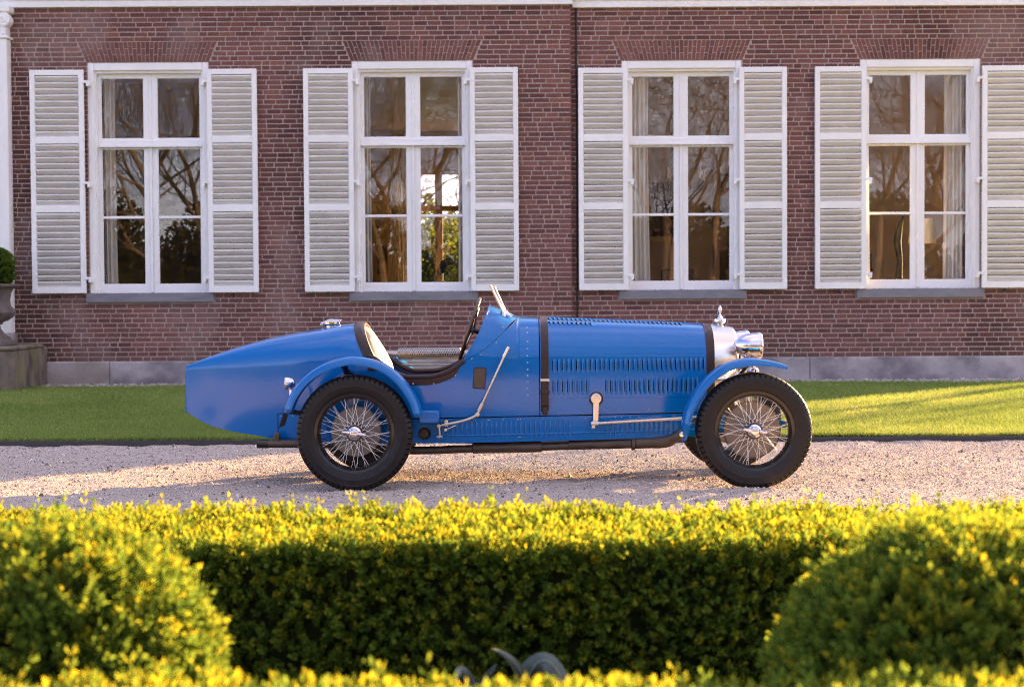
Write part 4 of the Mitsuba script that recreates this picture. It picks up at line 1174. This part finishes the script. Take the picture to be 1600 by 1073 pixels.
# wheels
def wheel(x, y, z, sgn, drum_r, label, spin=0.0):
    """sgn -1: outer face towards -y"""
    w = numbered(CAR + '__wheel')
    if label: tag(w, label)
    R, W = 0.364, 0.066
    seg = 512
    prof = [(0.246, -0.050), (0.254, -0.057), (0.268, -0.064), (0.288, -0.0672), (0.291, -0.0690), (0.295, -0.0690), (0.298, -0.0684), (0.325, -0.066), (0.328, -0.0672), (0.332, -0.0660), (0.343, -0.0605), (0.353, -0.053), (0.3605, -0.042), (0.3635, -0.028), (0.364, -0.012)]
    prof = prof + [(a, -b) for a, b in prof[::-1]]
    g = np.arange(seg) * 2 * np.pi / seg
    notch = (np.arange(seg) % 8 == 0)
    P = np.zeros((len(prof), seg, 3))
    for i, (r_, h) in enumerate(prof):
        rr = np.full(seg, r_)
        if 0.342 < r_ < 0.3632: rr = np.where(notch, r_ - 0.009, rr)
        if r_ >= 0.3632: rr = np.where(notch, r_ - 0.0015, rr)
        hh = np.full(seg, h)
        if 0.342 < r_ < 0.362: hh = np.where(notch, h * 0.94, hh)
        P[i] = np.stack([x + rr * np.cos(g), y - sgn * hh * 1.0, z + rr * np.sin(g)], -1)
    obj('tyre', grid(P, closed=True), 'rubber', w, smooth=28)
    s = -sgn
    rim = [(0.232, -0.052), (0.250, -0.056), (0.2535, -0.050), (0.249, -0.044), (0.236, -0.040), (0.226, -0.026), (0.222, 0.0), (0.226, 0.026), (0.236, 0.040), (0.2535, 0.050), (0.250, 0.056), (0.232, 0.052), (0.218, 0.028), (0.214, 0.0), (0.218, -0.028), (0.232, -0.052)]
    obj('rim', lathe([(r_, s * h) for r_, h in rim], 'y', (x, y, z), 96), 'black_enamel', w, smooth=40)
    hub = [(0, -0.052), (0.036, -0.052), (0.040, -0.044), (0.040, -0.034), (0.052, -0.034), (0.052, -0.029), (0.036, -0.024), (0.036, 0.035), (0.066, 0.038), (0.066, 0.046), (0.0, 0.05)]
    obj('hub', lathe([(r_, s * h) for r_, h in hub], 'y', (x, y, z), 40), 'dark_metal', w, smooth=35)
    sp = []
    for n, rh, hh, rr, rz, tw in ((16, 0.050, -0.032, 0.219, -0.020, 0.60), (16, 0.050, -0.032, 0.219, -0.012, -0.60), (10, 0.064, 0.042, 0.217, 0.010, 0.38), (10, 0.064, 0.042, 0.217, 0.016, -0.38)):
        for k in range(n):
            a0 = 2 * np.pi * (k + 0.25 * (tw > 0)) / n + spin
            a1 = a0 + tw
            p = np.array([[x + rh * math.cos(a0), y + s * hh, z + rh * math.sin(a0)], [x + rr * math.cos(a1), y + s * rz, z + rr * math.sin(a1)]])
            sp.append(tube(p, 0.0016, 5))
    obj('spokes', cat(sp), 'spoke_metal', w, smooth=True, kind='stuff')
    nut = cat([lathe([(r_, s * h) for r_, h in [(0, -0.078), (0.020, -0.0775), (0.026, -0.074), (0.028, -0.068), (0.030, -0.066), (0.040, -0.062), (0.045, -0.055), (0.045, -0.046), (0.038, -0.040)]], 'y', (x, y, z), 40)])
    NK = obj('knock_off_nut', nut, 'chrome', w, smooth=35)
    ears = []
    for q in (0, np.pi):
        a = q - 0.13
        d = np.array([math.cos(a), 0, math.sin(a)]); n_ = np.array([-math.sin(a), 0, math.cos(a)])
        pts = np.array([0.030 * d, 0.052 * d, 0.070 * d, 0.078 * d]) + np.array([x, y + s * -0.060, z]) + np.outer([0, -0.002, -0.009, -0.012], [0, -s * -1.0, 0]) * 0.8
        ears.append(xf(tube(pts - [x, y, z], [0.019, 0.012, 0.009, 0.003], 10), np.array([[1, 0, 0, x], [0, 1, 0, y], [0, 0, 1, z], [0, 0, 0, 1]])))
    obj('ear', ears[0], 'chrome', NK.replace('__knock_off_nut', ''), smooth=True)
    obj('ear', ears[1], 'chrome', NK.replace('__knock_off_nut', ''), smooth=True)
    dr_ = [(0, 0.060), (0.060, 0.060), (0.066, 0.055), (drum_r * 0.55, 0.064), (drum_r - 0.010, 0.066), (drum_r - 0.004, 0.068), (drum_r, 0.074), (drum_r, 0.125), (drum_r - 0.02, 0.13), (0, 0.13)]
    D = obj('brake_drum', lathe([(r_, s * h) for r_, h in dr_], 'y', (x, y, z), 72), 'drum_grey', w, smooth=35)
    if drum_r > 0.17:
        obj('drum_ring', lathe([(drum_r - 0.004, s * 0.072), (drum_r + 0.004, s * 0.070), (drum_r + 0.004, s * 0.082), (drum_r, s * 0.084)], 'y', (x, y, z), 72), 'dark_metal', w, smooth=35)
    return w


YN, YF = YC - 0.61, YC + 0.61
XR, XF, WZ = -0.985, 1.507, 0.354
wheel(XR, YN, WZ, -1, 0.158, 'rear wire wheel on the near side', 0.1)
wheel(XF, YN, WZ, -1, 0.178, 'front wire wheel on the near side', 0.27)
wheel(XR, YF, WZ, 1, 0.158, None, 0.0)
wheel(XF, YF, WZ, 1, 0.178, None, 0.4)
# axles, springs, frame
obj('rear_axle', cat([tube([(XR, YN + 0.1, WZ), (XR, YF - 0.1, WZ)], 0.04, 16), lathe([(0, -0.11), (0.09, -0.08), (0.12, 0), (0.09, 0.08), (0, 0.11)], 'x', (XR, YC, WZ), 24)]), 'dark_metal', CAR, smooth=40)
fa = smooth_path([(XF, YN + 0.12, WZ), (XF, YN + 0.2, WZ - 0.01), (XF, YC, WZ - 0.05), (XF, YF - 0.2, WZ - 0.01), (XF, YF - 0.12, WZ)], 30)
obj('front_axle', tube(fa, 0.027, 14), 'nickel', CAR, smooth=True)
for s in (-1, 1):
    yy = YC + s * 0.30
    rail = Polygon([(1.22, 0.295), (1.22, 0.44), (1.45, 0.44), (1.62, 0.415), (1.76, 0.385), (1.775, 0.365), (1.75, 0.345), (1.60, 0.335), (1.42, 0.31)])
    obj('frame_rail', extrude_xz(rail, yy - 0.025, yy + 0.025), 'blue_paint', CAR)
    sp_ = smooth_path([(1.20, yy + s * 0.05, 0.30), (1.35, yy + s * 0.05, 0.315), (1.5, yy + s * 0.05, 0.32), (1.65, yy + s * 0.05, 0.34), (1.76, yy + s * 0.05, 0.37)], 20)
    obj('leaf_spring', cat([xf(tube(sp_ * [1, 1, 1] - [0, yy + s * 0.05, 0], 0.013, 6), np.array([[1, 0, 0, 0], [0, 1.7, 0, yy + s * 0.05], [0, 0, 1, 0], [0, 0, 0, 1.0]]))]), 'dark_metal', CAR, smooth=True)
    obj('shock_absorber', lathe([(0, -0.03), (0.055, -0.03), (0.06, -0.02), (0.06, 0.02), (0.055, 0.03), (0, 0.03)], 'y', (1.36, yy - 0.07, 0.50), 28), 'dark_metal', CAR, smooth=35)
# mudguards
def mudguard(path, y, hw, label, taper0=0.0, taper1=0.0):
    p = smooth_path(path, 64)
    p = np.stack([p[:, 0], np.full(64, y), p[:, 1]], -1)
    _, t = frames(p)
    nrm = np.stack([-t[:, 2], 0 * t[:, 0], t[:, 0]], -1)
    if nrm[32, 2] < 0: nrm = -nrm
    secp = np.array([(-1.0, -0.046), (-1.02, -0.040), (-0.99, -0.030), (-0.90, -0.012), (-0.72, -0.002), (-0.4, 0.004), (0, 0.006), (0.4, 0.004), (0.72, -0.002), (0.90, -0.012), (0.99, -0.030), (1.02, -0.040), (1.0, -0.046), (0.97, -0.040), (0.86, -0.018), (0.7, -0.008), (0.0, 0.0), (-0.7, -0.008), (-0.86, -0.018), (-0.97, -0.040)])
    u = np.linspace(0, 1, 64)
    k = np.minimum(1, np.minimum((u + 0.012) / max(taper0, 1e-3), (1.012 - u) / max(taper1, 1e-3))) ** 0.6 if (taper0 or taper1) else np.ones(64)
    k = np.clip(k, 0.08, 1)
    P = p[:, None] + (secp[None, :, 0] * hw * k[:, None])[..., None] * np.array([0, 1, 0]) + (secp[None, :, 1] * (0.35 + 0.65 * k[:, None]))[..., None] * nrm[:, None]
    g = grid(P, closed=True)
    c0, c1 = P[0].mean(0), P[-1].mean(0)
    m = P.shape[1]; n = len(g[0]); j = np.arange(m)
    v = np.vstack([g[0], c0, c1])
    f = np.vstack([g[1], np.stack([j, (j + 1) % m, j * 0 + n], 1), np.stack([63 * m + (j + 1) % m, 63 * m + j, j * 0 + n + 1], 1)])
    return obj('mudguard', (v, f), 'blue_paint', CAR, smooth=40, label=label)


rp = [(-1.425, 0.485), (-1.392, 0.575), (-1.330, 0.668), (-1.236, 0.750), (-1.116, 0.806), (-0.99, 0.828), (-0.85, 0.803), (-0.725, 0.733), (-0.635, 0.63), (-0.585, 0.535), (-0.566, 0.455)]
fp = [(1.062, 0.292), (1.060, 0.38), (1.074, 0.465), (1.13, 0.585), (1.225, 0.700), (1.345, 0.778), (1.474, 0.803), (1.593, 0.790), (1.725, 0.752)]
mudguard(rp, YN + 0.005, 0.085, None, 0.03, 0.02)
mudguard(fp, YN + 0.005, 0.085, None, 0.12, 0.30)
mudguard(rp, YF - 0.005, 0.085, None, 0.03, 0.02)
mudguard(fp, YF - 0.005, 0.085, None, 0.12, 0.30)
# stays
obj('mudguard_stay', cat([tri((np.array([[-1.435, YN + 0.1, 0.50], [-1.395, YN + 0.1, 0.53], [-1.44, YN + 0.13, 0.395], [-1.48, YN + 0.13, 0.375], [-1.435, YN + 0.115, 0.50], [-1.395, YN + 0.115, 0.53], [-1.44, YN + 0.145, 0.395], [-1.48, YN + 0.145, 0.375]]), np.array([[0, 1, 2, 3], [7, 6, 5, 4], [0, 4, 5, 1], [1, 5, 6, 2], [2, 6, 7, 3], [3, 7, 4, 0]]))),
                          tube([(-1.43, YN + 0.05, 0.50), (-1.36, YN + 0.16, 0.47), (-1.25, YN + 0.24, 0.47)], 0.016, 8)]), 'black_enamel', CAR)
obj('mudguard_stay', cat([tube([(-1.06, YN + 0.02, 0.80), (-1.05, YN + 0.15, 0.73), (-1.0, YN + 0.3, 0.68)], 0.022, 8), tube([(-0.66, YN + 0.03, 0.66), (-0.7, YN + 0.12, 0.66), (-0.75, YN + 0.25, 0.66)], 0.014, 8)]), 'black_enamel', CAR)
obj('mudguard_stay', cat([tube([(1.5, YN + 0.02, 0.79), (1.46, YN + 0.12, 0.72), (1.40, YN + 0.30, 0.62)], 0.012, 8), tube([(1.07, YN + 0.02, 0.40), (1.14, YN + 0.12, 0.40), (1.2, YN + 0.28, 0.40)], 0.013, 8)]), 'black_enamel', CAR)
obj('stay_bolt', lathe([(0, -0.014), (0.016, -0.012), (0.02, 0), (0.02, 0.02)], 'y', (1.056, YN - 0.02, 0.335), 12), 'chrome', CAR, smooth=30)
# step box in front of the rear wheel
bxm = trimesh.creation.box((0.135, 0.16, 0.082)); 
obj('step_box', bevel_box(-0.592, -0.457, YC - 0.585, YC - 0.38, 0.404, 0.490, 0.012), 'blue_paint', CAR, smooth=45)
hy = float(sec(-0.562, -v_at(-0.562, 0.33))[1])
obj('rubber_grommet', cat([lathe([(0.0, -0.006), (0.022, -0.006), (0.030, -0.012), (0.038, -0.012), (0.041, -0.004), (0.041, 0.004)], 'y', (-0.562, hy, 0.328), 32)]), 'rubber', CAR, smooth=40)
obj('grommet_core', lathe([(0, -0.009), (0.012, -0.009), (0.024, -0.0075), (0.024, 0)], 'y', (-0.562, hy, 0.328), 24), 'brown_panel', CAR)
# opening in the side with its brown inner panel
oy = float(sec(-0.213, -v_at(-0.213, 0.66))[1])
op = Polygon([(-0.247, 0.622), (-0.178, 0.618), (-0.168, 0.735), (-0.178, 0.745), (-0.228, 0.746), (-0.240, 0.738)])
obj('side_opening', extrude_xz(op, oy - 0.0030, oy + 0.004), 'brown_panel', CAR)
ring = np.array(op.buffer(0.003).exterior.coords)
obj('opening_frame', tube(np.stack([ring[:, 0], np.full(len(ring), oy - 0.003), ring[:, 1]], -1), 0.003, 6), 'blue_inside', CAR)
# hand brake lever and its linkage, gear rods
ly = oy - 0.028
lv = obj('brake_lever', cat([tube([(-0.195, ly, 0.512), (-0.052, ly + 0.0, 0.818)], [0.0085, 0.0085], 12)]), 'steel_rod', CAR, smooth=True)
obj('grip', tube([(-0.054, ly, 0.815), (-0.022, ly, 0.880)], 0.0115, 12), 'nickel', lv, smooth=40)
obj('knuckle', cat([tube([(-0.212, ly, 0.478), (-0.190, ly, 0.522)], 0.0155, 12), tube([(-0.222, ly, 0.455), (-0.208, ly, 0.485)], 0.011, 10), lathe([(0, -0.016), (0.014, -0.014), (0.016, 0), (0.014, 0.014), (0, 0.016)], 'y', (-0.222, ly, 0.452), 14)]), 'steel_rod', lv, smooth=40)
obj('arm', tube(smooth_path([(-0.222, ly, 0.452), (-0.26, ly, 0.43), (-0.33, ly, 0.408), (-0.42, ly, 0.39), (-0.47, ly, 0.381)], 14), [0.011] * 4 + [0.0095] * 6 + [0.0085] * 4, 10), 'steel_rod', lv, smooth=True)
obj('pedal_arm', cat([tube([(-0.468, ly, 0.385), (-0.462, ly, 0.318)], [0.010, 0.006], 10), lathe([(0, -0.02), (0.012, -0.018), (0.013, 0), (0.012, 0.018), (0, 0.02)], 'y', (-0.468, ly, 0.381), 14), tube([(-0.482, ly, 0.312), (-0.446, ly, 0.312)], 0.0075, 8)]), 'steel_rod', lv, smooth=40)
obj('bracket', cat([bevel_box(-0.435, -0.408, ly - 0.006, oy + 0.002, 0.375, 0.418, 0.004), lathe([(0, -0.012), (0.010, -0.011), (0.012, 0), (0.010, 0.011), (0, 0.012)], 'y', (-0.425, ly - 0.004, 0.356), 14), tube([(-0.425, ly - 0.004, 0.356), (-0.36, ly - 0.002, 0.382)], 0.005, 8)]), 'steel_rod', lv, smooth=40)
# drop arm and drag link
dy = float(sec(0.535, -v_at(0.535, 0.54))[1])
DA = obj('steering_box', cat([lathe([(0, -0.006), (0.043, -0.006), (0.046, 0.0), (0.046, 0.01)], 'y', (0.535, dy, 0.543), 36)]), 'rubber', CAR, smooth=35)
obj('flange', lathe([(0, -0.020), (0.012, -0.020), (0.013, -0.014), (0.032, -0.013), (0.036, -0.008), (0.036, 0.0)], 'y', (0.535, dy, 0.543), 32), 'nickel', DA, smooth=35)
for k in range(6):
    a = k * math.pi / 3
    obj('bolt', lathe([(0, -0.018), (0.005, -0.018), (0.005, -0.012)], 'y', (0.535 + 0.024 * math.cos(a), dy, 0.543 + 0.024 * math.sin(a)), 8), 'steel_rod', DA)
obj('drop_arm', extrude_xz(Polygon([(0.517, 0.54), (0.514, 0.395), (0.522, 0.372), (0.535, 0.372), (0.546, 0.395), (0.553, 0.54)]), dy - 0.030, dy - 0.019), 'nickel', DA)
obj('drag_link', cat([tube([(0.512, dy - 0.045, 0.385), (1.30, dy - 0.075, 0.432)], 0.0105, 12), tube([(0.500, dy - 0.045, 0.384), (0.548, dy - 0.046, 0.387)], 0.0165, 12), lathe([(0, -0.03), (0.014, -0.028), (0.016, 0), (0, 0.03)], 'z', (0.516, dy - 0.045, 0.385), 12)]), 'steel_rod', CAR, smooth=40)
# exhaust
ey = YC - 0.30
EX = obj('exhaust_pipe', cat([tube(smooth_path([(-1.64, ey, 0.262), (-1.2, ey, 0.256), (-0.9, ey, 0.235), (-0.62, ey, 0.212), (-0.25, ey - 0.0, 0.222), (0.2, ey, 0.232), (0.40, ey, 0.238)], 40), 0.026, 16)]), 'dark_metal', CAR, smooth=40)
obj('tail_pipe', tube([(-1.642, ey, 0.262), (-1.57, ey, 0.261)], 0.029, 16), 'black_enamel', EX, smooth=30)
obj('pipe_bracket', bevel_box(-1.535, -1.495, ey - 0.02, ey + 0.02, 0.27, 0.33, 0.006), 'dark_metal', EX)
obj('silencer', tube([(-0.262, ey, 0.226), (-0.255, ey, 0.226), (0.185, ey, 0.232), (0.192, ey, 0.232)], [0.02, 0.036, 0.036, 0.02], 20), 'dark_metal', EX, smooth=35)
obj('silencer', tube([(0.355, ey, 0.240), (0.36, ey, 0.240), (0.76, ey, 0.248), (0.765, ey, 0.248)], [0.02, 0.030, 0.030, 0.026], 20), 'dark_metal', EX, smooth=35)
obj('clamp', lathe([(0.028, -0.012), (0.041, -0.010), (0.041, 0.010), (0.028, 0.012)], 'x', (0.775, ey, 0.246), 20), 'dark_metal', EX, smooth=30)
obj('manifold', tube(smooth_path([(0.78, ey, 0.25), (0.9, ey, 0.252), (0.98, ey, 0.258), (1.05, ey, 0.285), (1.10, ey, 0.33)], 20), [0.034] * 8 + [0.037] * 6 + [0.032] * 6, 18), 'dark_metal', EX, smooth=True)
# cockpit trim and seat
def rim_path(sgn, off, dz=0.0, x0=-0.93, x1=-0.30):
    X = np.linspace(x0, x1, 50)
    return np.array([sec(x, sgn * v_at(x, float(rim_z(x)) + dz), off) for x in X])


for s in (-1, 1):
    obj('cockpit_roll', tube(rim_path(s, -0.004), 0.016, 12), 'leather', CAR, smooth=True)
    X = np.linspace(-0.90, -0.325, 40)
    hgt = 0.052 * np.clip((-0.322 - X) / 0.05, 0.05, 1) ** 0.5
    P = np.array([[sec(x, s * v_at(x, float(rim_z(x)) - q * h), 0.005 if 0 < q < 1 else 0.003) for q in (0, 0.15, 0.5, 0.9, 1.0)] for x, h in zip(X, hgt)])
    obj('leather_flap', grid(P), 'leather', CAR, smooth=True)
obj('flap_studs', sc([(-0.715, 0.672), (-0.632, 0.648), (-0.50, 0.648), (-0.36, 0.70)], off=0.005, r=0.006, h=0.004), 'chrome', CAR, kind='stuff')
Vs = np.linspace(-0.56, 0.56, 61)
tf = np.array([tail_front(v) for v in Vs])
ring0 = sec(tf, Vs, 0.001)
def bol(dx, off, sh=1.0):
    p = sec(tf, Vs, off); p[:, 0] += dx
    p[:, 1] = YC + (p[:, 1] - YC) * sh
    return p
obj('seat_bolster', grid(np.array([bol(-0.002, -0.002), bol(0.002, 0.006), bol(0.02, 0.011), bol(0.045, 0.012), bol(0.066, 0.008), bol(0.074, 0.0), bol(0.07, -0.02)])), 'leather', CAR, smooth=True)
# seat back: a padded face sloping forward towards its foot, with upright pleats
rows = []
yl = np.linspace(-1, 1, 97)
for q in np.linspace(0, 1, 16):
    z = 1.018 - q * 0.56
    hw = 0.17 + 0.215 * min(1, q / 0.30) ** 0.55
    y_ = yl * hw
    pleat = 0.006 * np.abs(np.sin(yl * 11)) ** 0.4 * 1.6
    xx = -0.965 + 0.165 * np.clip(q / 0.55, 0, 1) ** 0.85 + 0.012 * np.sin(np.pi * min(q / 0.6, 1)) - 0.03 * yl ** 4 + pleat
    if q == 0: xx = xx - 0.02
    zz = z - 0.16 * np.abs(yl) ** 2.4 * max(0, 1 - q / 0.45)
    rows.append(np.stack([xx, YC + y_, zz], -1))
obj('seat_back', grid(np.array(rows)), 'seat_leather', CAR, smooth=35)
obj('seat_cushion', bevel_box(-0.82, -0.36, YC - 0.34, YC + 0.34, 0.40, 0.52, 0.04), 'leather', CAR, smooth=40)
# perforated guard along the far side of the cockpit
gy, gz = YC + 0.50, 0.805
PG = obj('perforated_guard', tube([(-0.785, gy, gz), (-0.78, gy, gz), (-0.355, gy, gz), (-0.35, gy, gz)], [0.03, 0.042, 0.042, 0.03], 28), 'aluminium', CAR, smooth=35)
holes = []
for i in range(26):
    for j in range(6):
        a = math.pi * (0.52 + 0.085 * j) + math.pi * 0.0
        a = math.pi / 2 + 0.34 * (j - 0.2)
        xx = -0.772 + 0.0161 * i + 0.008 * (j % 2)
        n_ = np.array([0, -math.sin(a - math.pi / 2 + 0.0), math.cos(a - math.pi / 2)])
        c = np.array([xx, gy, gz]) + n_ * 0.0424
        u1 = np.array([1, 0, 0.0]); u2 = np.cross(n_, u1)
        ang = np.arange(6) * math.pi / 3
        pts = c + 0.0054 * (np.cos(ang)[:, None] * u1 + np.sin(ang)[:, None] * u2)
        holes.append((np.vstack([pts, c]), np.array([[k, (k + 1) % 6, 6] for k in range(6)])))
obj('holes', cat(holes), 'black_void', PG, kind='stuff')
obj('guard_pipe', cat([tube([(-0.86, gy, gz), (-0.78, gy, gz)], 0.022, 12), tube([(-0.86, gy, gz - 0.075), (-0.30, gy, gz - 0.075)], 0.012, 10), tube([(-0.35, gy, gz), (-0.28, gy, gz)], 0.022, 12)]), 'aluminium', CAR, smooth=40)
# steering wheel
SW = thing_key = numbered(CAR + '__steering_wheel')
c = np.array([-0.278, YC + 0.06, 0.985]); ax = unit(np.array([0.945, 0, -0.327])); e1 = unit(np.array([0.327, 0, 0.945])); e2 = np.array([0, 1.0, 0])
g = np.linspace(0, 2 * np.pi, 73)
RW = 0.207
obj('rim', tube(c + RW * (np.cos(g)[:, None] * e1 + np.sin(g)[:, None] * e2), 0.0125, 12, cap=False), 'wheel_wood', SW, smooth=True)
for k in range(4):
    a = math.pi / 4 + k * math.pi / 2
    d = math.cos(a) * e1 + math.sin(a) * e2
    obj('spoke', tube([c + ax * 0.02 + d * 0.02, c + ax * 0.008 + d * RW], 0.006, 8), 'steel_rod', SW, smooth=True)
obj('hub', tube([c - ax * 0.004, c + ax * 0.03], [0.032, 0.036], 16), 'black_enamel', SW, smooth=35)
obj('steering_column', tube([c + ax * 0.02, c + ax * 0.40], 0.017, 12), 'black_enamel', SW, smooth=35)
# aero screen
scr = numbered(CAR + '__windscreen')
for yy, k in ((YC - 0.17, 0), (YC + 0.17, 1)):
    b = np.array([-0.054 + 0.012 * k, yy, 1.090]); tp = np.array([-0.140 + 0.024 * k, yy, 1.274 - 0.012 * k])
    obj('post', tube([b, tp], [0.009, 0.007], 10), 'steel_rod', scr, smooth=True)
    obj('bracket', cat([tube([b + [-0.004, 0, 0.012], b + [0.008, -0.0, -0.04], np.array([-0.055, YC + (yy - YC) * 1.25, 1.02])], [0.017, 0.013, 0.010], 10), tube([b, b + [0.055, 0, -0.025]], [0.012, 0.006], 8)]), 'nickel', scr, smooth=40)
gl = np.array([[-0.052, YC - 0.17, 1.095], [-0.052, YC + 0.17, 1.095], [-0.132, YC + 0.17, 1.268], [-0.132, YC - 0.17, 1.268]])
obj('pane', tri((gl, np.array([[0, 1, 2, 3]]))), 'lamp_glass', scr)
obj('rail', cat([tube([gl[2], gl[3]], 0.006, 8), tube([gl[0], gl[1]], 0.006, 8)]), 'steel_rod', scr, smooth=True)
# mirror-like scuttle fitting, filler cap
FC = obj('filler_cap', cat([lathe([(0, 1.046), (0.05, 1.045), (0.056, 1.04), (0.056, 1.024), (0.046, 1.016), (0.046, 0.985)], 'z', (-1.185, YC, -0.002), 32)]), 'chrome', CAR, smooth=30)
obj('lever', cat([tube([(-1.255, YC - 0.02, 1.024), (-1.20, YC - 0.01, 1.050), (-1.12, YC, 1.046)], [0.009, 0.007, 0.006], 8), bevel_box(-1.262, -1.238, YC - 0.03, YC + 0.03, 1.002, 1.032, 0.006)]), 'chrome', FC, smooth=40)
# lamps
def headlamp(y, label):
    h = numbered(CAR + '__headlamp')
    tag(h, label)
    cx, cz = 1.545, 0.873
    obj('shell', lathe([(0.0, -0.122), (0.022, -0.118), (0.044, -0.103), (0.063, -0.075), (0.076, -0.040), (0.0825, -0.005), (0.0845, 0.028), (0.087, 0.030), (0.088, 0.040), (0.086, 0.052), (0.080, 0.058), (0.077, 0.056)], 'x', (cx, y, cz), 48), 'chrome', h, smooth=35)
    obj('lens', lathe([(0, 0.070), (0.03, 0.068), (0.06, 0.062), (0.078, 0.055)], 'x', (cx, y, cz), 40), 'lamp_glass', h, smooth=True)
    obj('reflector', lathe([(0.0, -0.06), (0.03, -0.045), (0.055, -0.01), (0.074, 0.048)], 'x', (cx, y, cz), 40), 'chrome', h, smooth=True)
    obj('mount', cat([tube([(cx, y, cz - 0.078), (cx, y, cz - 0.15)], [0.026, 0.02], 14), lathe([(0, -0.02), (0.04, -0.018), (0.045, 0), (0.03, 0.02), (0, 0.02)], 'z', (cx, y, cz - 0.16), 20)]), 'chrome', h, smooth=40)


headlamp(YC - 0.30, 'nearer chrome headlamp')
headlamp(YC + 0.30, 'farther chrome headlamp')
obj('lamp_bar', tube([(1.545, YC - 0.36, 0.712), (1.545, YC + 0.36, 0.712)], 0.016, 12), 'chrome', CAR, smooth=True)
obj('lamp_bracket', cat([tube(smooth_path([(1.30, YC - 0.29, 0.66), (1.40, YC - 0.30, 0.665), (1.47, YC - 0.30, 0.70), (1.545, YC - 0.30, 0.712)], 12), 0.011, 8), tube([(1.545, YC - 0.3, 0.71), (1.50, YC - 0.3, 0.45)], 0.014, 8), tube([(1.545, YC + 0.3, 0.71), (1.50, YC + 0.3, 0.45)], 0.014, 8)]), 'nickel', CAR, smooth=40)
tl = numbered(CAR + '__tail_lamp')
obj('shell', lathe([(0, 0.045), (0.016, 0.042), (0.030, 0.028), (0.038, 0.006), (0.040, -0.012), (0.037, -0.020), (0.0, -0.024)], 'x', (-1.418, YN + 0.14, 0.66), 28), 'chrome', tl, smooth=35)
obj('mount', cat([tube([(-1.408, YN + 0.14, 0.625), (-1.40, YN + 0.12, 0.585), (-1.41, YN + 0.10, 0.50)], 0.010, 8)]), 'chrome', tl, smooth=True)
